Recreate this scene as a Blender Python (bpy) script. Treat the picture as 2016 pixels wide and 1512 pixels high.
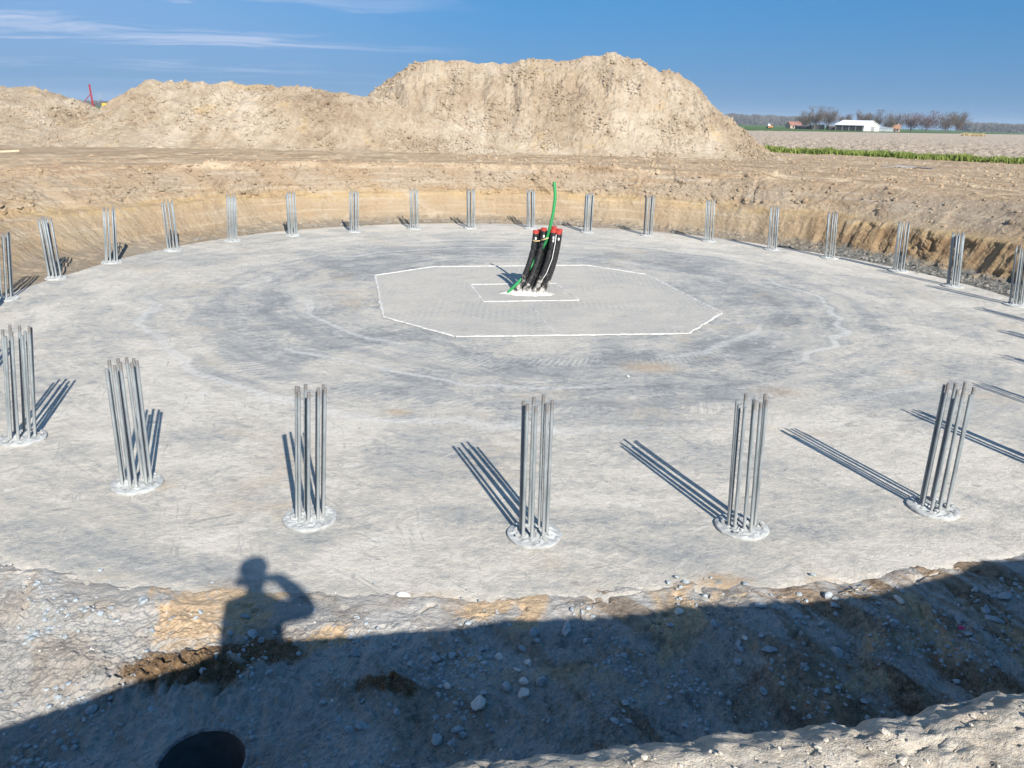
import bpy, bmesh, math, random
import numpy as np
from mathutils import Vector, Matrix, Quaternion

for o in list(bpy.data.objects): bpy.data.objects.remove(o)
scene = bpy.context.scene
col = scene.collection
R = math.radians

# ------------------------------------------------------------------ camera
FPX, CX, CY, CAMH = 1550.0, 1008.0, 756.0, 4.0
PITCH, ROLL = R(18.745), R(1.7)
cF = np.array([0, math.cos(PITCH), -math.sin(PITCH)])
cU0 = np.array([0, math.sin(PITCH), math.cos(PITCH)])
cX = np.array([1.0, 0, 0])
cR = math.cos(ROLL) * cX + math.sin(ROLL) * cU0
cU = -math.sin(ROLL) * cX + math.cos(ROLL) * cU0
cam_data = bpy.data.cameras.new('camera')
cam = bpy.data.objects.new('camera', cam_data)
col.objects.link(cam)
cam.matrix_world = Matrix(((cR[0], cU[0], -cF[0], 0), (cR[1], cU[1], -cF[1], 0), (cR[2], cU[2], -cF[2], CAMH), (0, 0, 0, 1)))
cam_data.sensor_width = 36.0
cam_data.lens = FPX / 2016 * 36.0
cam_data.clip_start = 0.02
cam_data.clip_end = 12000
scene.camera = cam

# ------------------------------------------------------------------ light
SUN_AZ, SUN_EL = R(158.9), R(31.5)          # azimuth clockwise from +Y
sun_dir = Vector((math.sin(SUN_AZ) * math.cos(SUN_EL), math.cos(SUN_AZ) * math.cos(SUN_EL), math.sin(SUN_EL)))
sd = bpy.data.lights.new('sun', 'SUN')
sd.energy = 5.0
sd.angle = R(0.53)
sd.color = (1.0, 0.95, 0.87)
sun = bpy.data.objects.new('sun', sd)
col.objects.link(sun)
sun.rotation_euler = (-sun_dir).to_track_quat('-Z', 'Y').to_euler()

world = bpy.data.worlds.new('World')
scene.world = world
world.use_nodes = True
wt = world.node_tree
wt.nodes.clear()


class NB:
    """small helper to write node trees"""
    def __init__(self, tree):
        self.t = tree

    def n(self, typ, **kw):
        nd = self.t.nodes.new(typ)
        for k, v in kw.items(): setattr(nd, k, v)
        return nd

    def put(self, sock, v):
        if v is None: return
        if isinstance(v, bpy.types.NodeSocket): self.t.links.new(v, sock)
        elif isinstance(v, (tuple, list)):
            v = tuple(v)
            if sock.type == 'RGBA' and len(v) == 3: v = v + (1,)
            sock.default_value = v
        else: sock.default_value = v

    def m(self, op, a, b=None, c=None, clamp=False):
        nd = self.n('ShaderNodeMath', operation=op, use_clamp=clamp)
        self.put(nd.inputs[0], a); self.put(nd.inputs[1], b)
        if c is not None: self.put(nd.inputs[2], c)
        return nd.outputs[0]

    def v(self, op, a, b=None, out=0):
        nd = self.n('ShaderNodeVectorMath', operation=op)
        self.put(nd.inputs[0], a)
        if b is not None: self.put(nd.inputs[1], b)
        return nd.outputs[out]

    def scale(self, a, s):
        return self.v('MULTIPLY', a, (s, s, s) if not isinstance(s, (tuple, list)) else s)

    def sep(self, a):
        nd = self.n('ShaderNodeSeparateXYZ'); self.put(nd.inputs[0], a); return nd.outputs

    def comb(self, x, y, z=0.0):
        nd = self.n('ShaderNodeCombineXYZ')
        for i, q in enumerate((x, y, z)): self.put(nd.inputs[i], q)
        return nd.outputs[0]

    def noise(self, vec, scale=1.0, detail=4.0, rough=0.55, dist=0.0, lac=2.0, color=False):
        nd = self.n('ShaderNodeTexNoise')
        self.put(nd.inputs['Vector'], vec)
        for k, q in (('Scale', scale), ('Detail', detail), ('Roughness', rough), ('Distortion', dist), ('Lacunarity', lac)): self.put(nd.inputs[k], q)
        return nd.outputs['Color' if color else 'Fac']

    def voro(self, vec, scale=1.0, feature='F1', rand=1.0, out='Distance'):
        nd = self.n('ShaderNodeTexVoronoi', feature=feature)
        self.put(nd.inputs['Vector'], vec); self.put(nd.inputs['Scale'], scale); self.put(nd.inputs['Randomness'], rand)
        return nd.outputs[out]

    def ramp(self, fac, stops, interp='LINEAR'):
        nd = self.n('ShaderNodeValToRGB'); nd.color_ramp.interpolation = interp
        el = nd.color_ramp.elements
        while len(el) < len(stops): el.new(0.5)
        for e, (p, c) in zip(el, stops):
            e.position = p
            e.color = (c, c, c, 1) if not isinstance(c, (tuple, list)) else tuple(c) + (1,)
        self.put(nd.inputs[0], fac)
        return nd.outputs[0]

    def mr(self, v, a, b, c=0.0, d=1.0, smooth=True):
        nd = self.n('ShaderNodeMapRange', interpolation_type='SMOOTHSTEP' if smooth else 'LINEAR')
        for i, q in enumerate((v, a, b, c, d)): self.put(nd.inputs[i], q)
        return nd.outputs[0]

    def mix(self, fac, a, b, blend='MIX'):
        nd = self.n('ShaderNodeMix', data_type='RGBA', blend_type=blend)
        self.put(nd.inputs[0], fac); self.put(nd.inputs[6], a); self.put(nd.inputs[7], b)
        return nd.outputs[2]

    def bump(self, h, strength=0.5, dist=0.02, normal=None):
        nd = self.n('ShaderNodeBump')
        self.put(nd.inputs['Height'], h); nd.inputs['Strength'].default_value = strength; nd.inputs['Distance'].default_value = dist
        if normal is not None: self.put(nd.inputs['Normal'], normal)
        return nd.outputs[0]

    def pos(self):
        return self.n('ShaderNodeNewGeometry').outputs['Position']

    def obj(self):
        return self.n('ShaderNodeTexCoord').outputs['Object']


# sky: Nishita plus thin cirrus in the high air
W = NB(wt)
sky = W.n('ShaderNodeTexSky', sky_type='NISHITA')
sky.sun_disc = False
sky.sun_elevation = SUN_EL
sky.sun_rotation = SUN_AZ
sky.altitude = 0
sky.air_density = 1.0
sky.dust_density = 0.15
sky.ozone_density = 1.2
gen = W.n('ShaderNodeTexCoord').outputs['Generated']
gx, gy, gz = W.sep(gen)[:3]
W.put(sky.inputs['Vector'], W.v('NORMALIZE', W.comb(gx, gy, W.m('ADD', W.m('MULTIPLY', gz, 0.55), 0.42))))   # clear, dust-free air: no white band at the horizon
hgt = W.m('MAXIMUM', gz, 0.012)
cu = W.m('DIVIDE', gx, W.m('ADD', hgt, 0.06)); cv = W.m('DIVIDE', gy, W.m('ADD', hgt, 0.06))
cp = W.comb(cu, cv, 0.0)
warp = W.noise(W.scale(cp, 0.35), 1.0, 3, color=True)
cp2 = W.v('ADD', cp, W.scale(warp, 1.6))
rot = W.n('ShaderNodeVectorRotate', rotation_type='Z_AXIS'); W.put(rot.inputs['Vector'], cp2); rot.inputs['Angle'].default_value = R(-9)
st = W.v('MULTIPLY', rot.outputs[0], (0.13, 0.62, 1.0))
c1 = W.noise(st, 1.3, 8, 0.62, 0.4)
c2 = W.noise(W.scale(cp, 0.11), 1.0, 2, 0.5)
# the cirrus bank lies over the north-west, to the left of the view
bank = W.mr(W.m('ADD', W.m('ADD', gx, W.m('MULTIPLY', gz, 0.3)), W.m('MULTIPLY', W.m('SUBTRACT', c2, 0.5), 0.5)), 0.02, -0.42, 0.0, 1.0)
cir = W.m('MULTIPLY', W.mr(c1, 0.44, 0.62), bank)
veil = W.m('MULTIPLY', bank, W.mr(c2, 0.25, 0.6, 0.08, 0.24))
cl = W.m('MULTIPLY', W.m('MAXIMUM', W.m('MULTIPLY', cir, 0.75), veil), W.mr(gz, 0.012, 0.07))
hs = W.n('ShaderNodeHueSaturation'); hs.inputs['Hue'].default_value = 0.5; hs.inputs['Saturation'].default_value = 1.28; hs.inputs['Value'].default_value = 1.0
W.put(hs.inputs['Color'], sky.outputs[0])
tint = W.mix(1.0, hs.outputs[0], (0.78, 1.09, 1.08), 'MULTIPLY')
tint = W.mix(W.mr(gz, 0.13, 0.0, 0.0, 0.7), tint, (1.15, 2.0, 3.15))     # greyer air low down
skyc = W.mix(cl, tint, (3.9, 4.35, 5.6))
bg = W.n('ShaderNodeBackground'); W.put(bg.inputs['Color'], skyc); bg.inputs['Strength'].default_value = 0.092
wo = W.n('ShaderNodeOutputWorld'); wt.links.new(bg.outputs[0], wo.inputs['Surface'])

vs = scene.view_settings
vs.view_transform = 'Standard'; vs.look = 'None'; vs.gamma = 1.0; vs.exposure = 0.8; vs.use_curve_mapping = False
scene.render.engine = 'CYCLES'
scene.cycles.max_bounces = 5; scene.cycles.diffuse_bounces = 3; scene.cycles.glossy_bounces = 2; scene.cycles.volume_bounces = 0
scene.render.resolution_x, scene.render.resolution_y = 1024, 768

# ------------------------------------------------------------------ numpy noise
def _hash(ix, iy, seed):
    h = (ix.astype(np.int64) * 374761393 + iy.astype(np.int64) * 668265263 + seed * 1442695041) & 0xFFFFFFFF
    h = ((h ^ (h >> 13)) * 1274126177) & 0xFFFFFFFF
    h = ((h ^ (h >> 16)) * 2246822519) & 0xFFFFFFFF
    return (h ^ (h >> 15)) & 0xFFFFFFFF

def rnd(ix, iy, seed): return _hash(ix, iy, seed) / 4294967295.0

def perlin(x, y, seed=0):
    x = np.asarray(x, float); y = np.asarray(y, float)
    x0 = np.floor(x); y0 = np.floor(y); fx = x - x0; fy = y - y0
    u = fx * fx * fx * (fx * (fx * 6 - 15) + 10); v = fy * fy * fy * (fy * (fy * 6 - 15) + 10)
    def g(i, j):
        a = rnd(x0 + i, y0 + j, seed) * 6.2831853
        return np.cos(a) * (fx - i) + np.sin(a) * (fy - j)
    a = g(0, 0); b = g(1, 0); c = g(0, 1); d = g(1, 1)
    return (a + (b - a) * u + (c - a) * v + (a - b - c + d) * u * v) * 1.4

def fbm(x, y, octs=4, seed=0, gain=0.5, lac=2.03):
    s = 0.0; amp = 1.0; t = 0.0
    for k in range(octs):
        s = s + amp * perlin(x, y, seed + k * 17); t += amp; amp *= gain
        x = x * lac + 3.7; y = y * lac + 1.3
    return s / t

def ridged(x, y, octs=4, seed=0, gain=0.5):
    s = 0.0; amp = 1.0; t = 0.0
    for k in range(octs):
        s = s + amp * (1 - np.abs(perlin(x, y, seed + k * 13)) * 2); t += amp; amp *= gain
        x = x * 2.07 + 5.1; y = y * 2.07 + 2.7
    return s / t

def worley(x, y, seed=0):
    x = np.asarray(x, float); y = np.asarray(y, float)
    x0 = np.floor(x); y0 = np.floor(y)
    f1 = np.full(x.shape, 9.0); f2 = np.full(x.shape, 9.0); cid = np.zeros(x.shape)
    for i in (-1, 0, 1):
        for j in (-1, 0, 1):
            px = x0 + i + rnd(x0 + i, y0 + j, seed); py = y0 + j + rnd(x0 + i, y0 + j, seed + 7)
            d = np.hypot(px - x, py - y); c = rnd(x0 + i, y0 + j, seed + 11)
            closer = d < f1
            f2 = np.where(closer, f1, np.minimum(f2, d)); cid = np.where(closer, c, cid); f1 = np.where(closer, d, f1)
    return f1, f2, cid

def clods(x, y, size, seed, dens=0.5):
    """rounded lumps on a share of the cells"""
    f1, f2, c = worley(x / size, y / size, seed)
    r = 0.25 + 0.3 * ((c * 7.13) % 1.0)
    b = np.clip(1 - (f1 / r) ** 2, 0, 1) ** 0.5
    return np.where(c < dens, b * (0.4 + 0.6 * ((c * 13.7) % 1.0)), 0.0) * size * 0.35

def sstep(a, b, x):
    t = np.clip((x - a) / (b - a), 0, 1); return t * t * (3 - 2 * t)

def ray(px, py):
    d = (px - CX) * cR - (py - CY) * cU + FPX * cF
    return d / np.linalg.norm(d)

def at(px, py, z=0.0):
    d = ray(px, py); t = (z - CAMH) / d[2]; return np.array([d[0] * t, d[1] * t, z])

def at_y(px, py, Y):
    d = ray(px, py); t = Y / d[1]; return np.array([d[0] * t, Y, CAMH + d[2] * t])

# ------------------------------------------------------------------ mesh helpers
def link(name, me, mat=None, parent=None, loc=None):
    o = bpy.data.objects.new(name, me); col.objects.link(o)
    if mat is not None and me is not None and not me.materials: me.materials.append(mat)
    if parent is not None: o.parent = parent
    if loc is not None: o.location = loc
    return o

def tag(o, label=None, cat=None, group=None, kind=None):
    if label: o['label'] = label
    if cat: o['category'] = cat
    if group: o['group'] = group
    if kind: o['kind'] = kind
    return o

def empty(name, loc=(0, 0, 0), rz=0.0):
    o = bpy.data.objects.new(name, None); col.objects.link(o); o.location = loc; o.rotation_euler = (0, 0, rz)
    o.empty_display_size = 0.2
    return o

def raw_mesh(name, verts, faces, smooth=True):
    """verts (n,3) array, faces (m,k) array"""
    me = bpy.data.meshes.new(name)
    verts = np.ascontiguousarray(verts, dtype=np.float32); faces = np.ascontiguousarray(faces, dtype=np.int32)
    k = faces.shape[1]
    me.vertices.add(len(verts)); me.vertices.foreach_set('co', verts.ravel())
    me.loops.add(faces.size); me.loops.foreach_set('vertex_index', faces.ravel())
    me.polygons.add(len(faces)); me.polygons.foreach_set('loop_start', np.arange(len(faces), dtype=np.int32) * k)
    me.polygons.foreach_set('use_smooth', np.full(len(faces), smooth, dtype=bool))
    me.update(calc_edges=True)
    return me

def grid_mesh(name, X, Y, Z, wrap=False, smooth=True):
    n, m = X.shape
    V = np.stack([X, Y, Z], -1).reshape(-1, 3)
    idx = np.arange(n * m).reshape(n, m)
    if wrap: idx = np.concatenate([idx, idx[:1]], 0)
    a = idx[:-1, :-1].ravel(); b = idx[1:, :-1].ravel(); c = idx[1:, 1:].ravel(); d = idx[:-1, 1:].ravel()
    return raw_mesh(name, V, np.stack([a, b, c, d], -1), smooth)

class MB:
    """collects simple shapes into one mesh"""
    def __init__(self): self.v = []; self.f = []
    def add(self, vs, fs):
        o = len(self.v); self.v += [tuple(p) for p in vs]; self.f += [tuple(i + o for i in f) for f in fs]; return self
    def box(self, c, s, rz=0.0, rx=0.0, ry=0.0):
        M = Matrix.Rotation(rz, 3, 'Z') @ Matrix.Rotation(ry, 3, 'Y') @ Matrix.Rotation(rx, 3, 'X')
        vs = [Vector(c) + M @ Vector((sx * s[0] / 2, sy * s[1] / 2, sz * s[2] / 2)) for sx in (-1, 1) for sy in (-1, 1) for sz in (-1, 1)]
        return self.add(vs, [(0, 1, 3, 2), (4, 6, 7, 5), (0, 4, 5, 1), (2, 3, 7, 6), (0, 2, 6, 4), (1, 5, 7, 3)])
    def tube(self, pts, rad, n=8, caps=True):
        pts = [Vector(p) for p in pts]
        rad = list(rad) if hasattr(rad, '__len__') else [rad] * len(pts)
        vs = []; fs = []; up = None
        for i, p in enumerate(pts):
            t = (pts[min(i + 1, len(pts) - 1)] - pts[max(i - 1, 0)]).normalized()
            if up is None:
                up = Vector((0, 0, 1)) if abs(t.z) < 0.9 else Vector((1, 0, 0))
            a = t.cross(up).normalized(); b = t.cross(a).normalized(); up = -b if False else up
            if abs(t.dot(up)) > 0.98: up = a.copy()
            for k in range(n):
                w = 6.2831853 * k / n
                vs.append(p + (a * math.cos(w) + b * math.sin(w)) * rad[i])
        for i in range(len(pts) - 1):
            for k in range(n):
                k2 = (k + 1) % n
                fs.append((i * n + k, i * n + k2, (i + 1) * n + k2, (i + 1) * n + k))
        if caps:
            fs.append(tuple(range(n - 1, -1, -1))); fs.append(tuple((len(pts) - 1) * n + k for k in range(n)))
        return self.add(vs, fs)
    def lathe(self, prof, n=32, c=(0, 0, 0), jit=None):
        vs = []; fs = []
        for r, z in prof:
            for k in range(n):
                w = 6.2831853 * k / n; rr = r * (1 + (jit[k] if jit is not None else 0))
                vs.append((c[0] + rr * math.cos(w), c[1] + rr * math.sin(w), c[2] + z))
        for i in range(len(prof) - 1):
            for k in range(n):
                k2 = (k + 1) % n
                fs.append((i * n + k, i * n + k2, (i + 1) * n + k2, (i + 1) * n + k))
        return self.add(vs, fs)
    def mesh(self, name, smooth=False):
        me = bpy.data.meshes.new(name); me.from_pydata(self.v, [], self.f)
        if smooth: me.polygons.foreach_set('use_smooth', np.full(len(me.polygons), True))
        me.update(); return me
    def build(self, name, mat, parent=None, smooth=False, loc=None):
        me = self.mesh(name, smooth); return link(name, me, mat, parent, loc)

# ------------------------------------------------------------------ materials
def material(name, rough=0.9, metallic=0.0, spec=0.3):
    m = bpy.data.materials.new(name); m.use_nodes = True
    t = m.node_tree; b = t.nodes['Principled BSDF']
    b.inputs['Roughness'].default_value = rough; b.inputs['Metallic'].default_value = metallic
    b.inputs['Specular IOR Level'].default_value = spec
    return m, NB(t), b

def simple(name, c, rough=0.7, metallic=0.0, var=0.15, scale=8.0, bump=0.0, spec=0.3, obj=True):
    m, N, b = material(name, rough, metallic, spec)
    p = N.obj() if obj else N.pos()
    nz = N.noise(p, scale, 5, 0.6)
    lo = tuple(q * (1 - var * 1.6) for q in c); hi = tuple(min(1, q * (1 + var)) for q in c)
    N.put(b.inputs['Base Color'], N.ramp(nz, [(0.3, lo), (0.7, hi)]))
    if bump: N.put(b.inputs['Normal'], N.bump(nz, bump, 0.01))
    return m

CXY = (0.56, 18.58)      # centre of the ring of piles
RING = 11.58

def mat_slab(center=False):
    m, N, b = material('centre_panel_concrete' if center else 'blinding_concrete', 0.85, 0, 0.25)
    p = N.pos()
    q = N.v('SUBTRACT', p, (CXY[0], CXY[1], 0))
    x, y, z = N.sep(q)[:3]
    r = N.m('SQRT', N.m('ADD', N.m('MULTIPLY', x, x), N.m('MULTIPLY', y, y)))
    th = N.m('ARCTAN2', y, x)
    wob = N.m('MULTIPLY', N.m('SUBTRACT', N.noise(p, 0.45, 2), 0.5), 1.1)
    pol = N.comb(N.m('MULTIPLY', th, 5.0), N.m('ADD', r, wob), 0)           # along the arc, across the arc
    # streaks left by screeding round the ring, by wheels and by feet
    arc = N.noise(N.v('MULTIPLY', pol, (0.45, 2.6, 1)), 1.0, 5, 0.62)
    arc2 = N.noise(N.v('MULTIPLY', pol, (1.6, 9.0, 1)), 1.0, 4, 0.65)
    rt = N.n('ShaderNodeVectorRotate', rotation_type='Z_AXIS'); N.put(rt.inputs['Vector'], p); rt.inputs['Angle'].default_value = R(-24)
    lin = N.noise(N.v('MULTIPLY', rt.outputs[0], (1.3, 5.0, 1)), 1.0, 5, 0.68, 0.6)
    rt2 = N.n('ShaderNodeVectorRotate', rotation_type='Z_AXIS'); N.put(rt2.inputs['Vector'], p); rt2.inputs['Angle'].default_value = R(38)
    lin2 = N.noise(N.v('MULTIPLY', rt2.outputs[0], (0.8, 5.0, 1)), 1.0, 4, 0.65, 1.2)
    big = N.noise(p, 0.32, 5, 0.62, 0.8)
    med = N.noise(N.v('MULTIPLY', rt.outputs[0], (1.0, 1.7, 1)), 1.25, 6, 0.68, 0.9)
    fine = N.noise(p, 9.0, 6, 0.78)
    grit = N.noise(p, 85.0, 3, 0.7)
    rad = N.ramp(N.m('DIVIDE', r, 14.0), [(0.0, 0.46), (0.30, 0.46), (0.38, 0.33), (0.50, 0.39), (0.60, 0.55), (0.72, 0.64), (0.86, 0.68), (1.0, 0.66)])
    s = rad
    arcl = N.noise(N.v('MULTIPLY', pol, (0.10, 1.5, 1)), 1.0, 5, 0.6)
    patch = N.mr(N.m('ADD', big, N.m('MULTIPLY', N.m('SUBTRACT', fine, 0.5), 0.35)), 0.46, 0.56, -0.09, 0.09)
    s = N.m('ADD', s, patch)
    for nz, am in ((arc, 0.55), (arcl, 0.75), (big, 0.5), (lin, 0.5), (arc2, 0.35), (med, 1.05), (fine, 1.15), (lin2, 0.5)):
        s = N.m('ADD', s, N.m('MULTIPLY', N.m('SUBTRACT', nz, 0.5), am))
    if center: s = N.m('ADD', N.m('MULTIPLY', s, 0.5), 0.28)
    c = N.ramp(s, [(0.0, (0.205, 0.21, 0.21)), (0.22, (0.29, 0.292, 0.284)), (0.42, (0.38, 0.368, 0.338)), (0.62, (0.465, 0.43, 0.375)), (0.9, (0.575, 0.53, 0.46))])
    # hairline drag marks
    for ang, sc, of in ((-33, (0.5, 3.2, 1), 3.0), (70, (0.4, 3.6, 1), 14.0)):
        rq = N.n('ShaderNodeVectorRotate', rotation_type='Z_AXIS'); N.put(rq.inputs['Vector'], N.v('ADD', p, (of, of, 0))); rq.inputs['Angle'].default_value = R(ang)
        ln = N.noise(N.v('MULTIPLY', rq.outputs[0], sc), 1.0, 3, 0.5, 0.3)
        line = N.m('MULTIPLY', N.mr(N.m('ABSOLUTE', N.m('SUBTRACT', ln, 0.5)), 0.010, 0.002), N.mr(med, 0.47, 0.60))
        c = N.mix(N.m('MULTIPLY', line, 0.45), c, (0.62, 0.61, 0.58) if of < 10 else (0.22, 0.22, 0.22))
    # earth trodden and wheeled onto the concrete
    tn = N.noise(N.v('ADD', p, (31, 7, 0)), 0.42, 5, 0.6, 0.8)
    tan = N.m('MULTIPLY', N.mr(tn, 0.54, 0.72), N.mr(med, 0.34, 0.62))
    c = N.mix(N.m('MULTIPLY', tan, 0.62 if not center else 0.2), c, (0.42, 0.335, 0.235))
    for (sx, sy, sr, amt) in ((2.0, 6.25, 0.42, 0.85), (2.9, 6.35, 0.2, 0.5), (2.35, 12.9, 0.75, 0.55), (-1.6, 10.4, 0.3, 0.55), (-3.9, 7.9, 0.3, 0.35), (4.2, 11.8, 0.6, 0.4), (-2.4, 5.85, 0.5, 0.5), (-0.6, 5.8, 0.45, 0.55)):
        d = N.v('LENGTH', N.v('MULTIPLY', N.v('SUBTRACT', p, (sx, sy, 0)), (1.0, 1.5, 0)), out=1)
        dd = N.m('ADD', d, N.m('MULTIPLY', N.m('SUBTRACT', fine, 0.5), sr * 1.7))
        c = N.mix(N.m('MULTIPLY', N.mr(dd, sr, sr * 0.1), amt), c, (0.43, 0.30, 0.18))
    # dark scuffs
    dk = N.m('MULTIPLY', N.mr(N.m('ADD', lin, N.m('MULTIPLY', N.m('SUBTRACT', fine, 0.5), 0.3)), 0.585, 0.65), N.mr(N.noise(p, 0.9, 4, 0.6), 0.52, 0.60))
    c = N.mix(N.m('MULTIPLY', dk, 0.55), c, (0.17, 0.17, 0.168))
    dk2 = N.m('MULTIPLY', N.mr(lin2, 0.60, 0.65), N.mr(N.noise(N.v('ADD', p, (9, 3, 1)), 0.7, 3, 0.6), 0.50, 0.62))
    c = N.mix(N.m('MULTIPLY', dk2, 0.5), c, (0.20, 0.20, 0.198))
    # long wheel sweeps round the middle
    for r0, ww, am, sgn in ((5.35, 0.10, 0.45, 1), (6.2, 0.17, 0.40, 0), (6.85, 0.10, 0.50, 1), (7.6, 0.20, 0.38, 0), (8.6, 0.13, 0.45, 1)):
        bandm = N.m('MULTIPLY', N.mr(N.m('ABSOLUTE', N.m('SUBTRACT', N.m('ADD', r, N.m('MULTIPLY', wob, 1.3)), r0)), ww, ww * 0.4), N.mr(N.noise(N.comb(N.m('MULTIPLY', th, 1.2), r0, 0), 1.0, 1), 0.44, 0.55))
        c = N.mix(N.m('MULTIPLY', N.m('MULTIPLY', bandm, N.mr(fine, 0.3, 0.55)), am), c, (0.60, 0.585, 0.555) if sgn else (0.23, 0.24, 0.245))
    # tyre tread on the ring road round the middle
    tr = N.m('MULTIPLY', N.mr(N.m('ABSOLUTE', N.m('SUBTRACT', N.m('ADD', r, wob), 5.6)), 0.28, 0.16), N.mr(big, 0.42, 0.55))
    tread = N.mr(N.m('SINE', N.m('ADD', N.m('MULTIPLY', th, 340.0), N.m('MULTIPLY', r, 22.0))), -0.2, 0.6)
    tr2 = N.m('MULTIPLY', N.mr(N.m('ABSOLUTE', N.m('SUBTRACT', N.m('ADD', r, wob), 7.9)), 0.26, 0.18), N.mr(med, 0.45, 0.6))
    tsum = N.m('MULTIPLY', N.m('MAXIMUM', tr, tr2), tread)
    c = N.mix(N.m('MULTIPLY', tsum, 0.28), c, (0.52, 0.51, 0.48))
    if center:
        c = N.mix(0.35, c, (0.47, 0.435, 0.385))
        ty = N.mr(N.m('SINE', N.m('ADD', N.m('MULTIPLY', x, 46.0), N.m('MULTIPLY', N.m('SINE', N.m('MULTIPLY', y, 30.0)), 1.4))), -0.3, 0.7)
        tm = N.m('MULTIPLY', N.mr(N.noise(N.v('ADD', p, (4, 1, 0)), 0.5, 3), 0.46, 0.6), ty)
        c = N.mix(N.m('MULTIPLY', tm, 0.3), c, (0.26, 0.28, 0.285))
        tsum = N.m('MAXIMUM', tsum, tm)
    c = N.mix(N.m('MULTIPLY', N.mr(grit, 0.56, 0.72), 0.32), c, (0.20, 0.195, 0.185))
    N.put(b.inputs['Base Color'], c)
    h = N.m('ADD', N.m('MULTIPLY', fine, 0.6), N.m('MULTIPLY', arc2, 0.08))
    h = N.m('ADD', h, N.m('MULTIPLY', lin, 0.08))
    h = N.m('ADD', h, N.m('MULTIPLY', grit, 0.18))
    h = N.m('ADD', h, N.m('MULTIPLY', tsum, 0.12))
    N.put(b.inputs['Normal'], N.bump(h, 0.9, 0.05))
    return m

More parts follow.
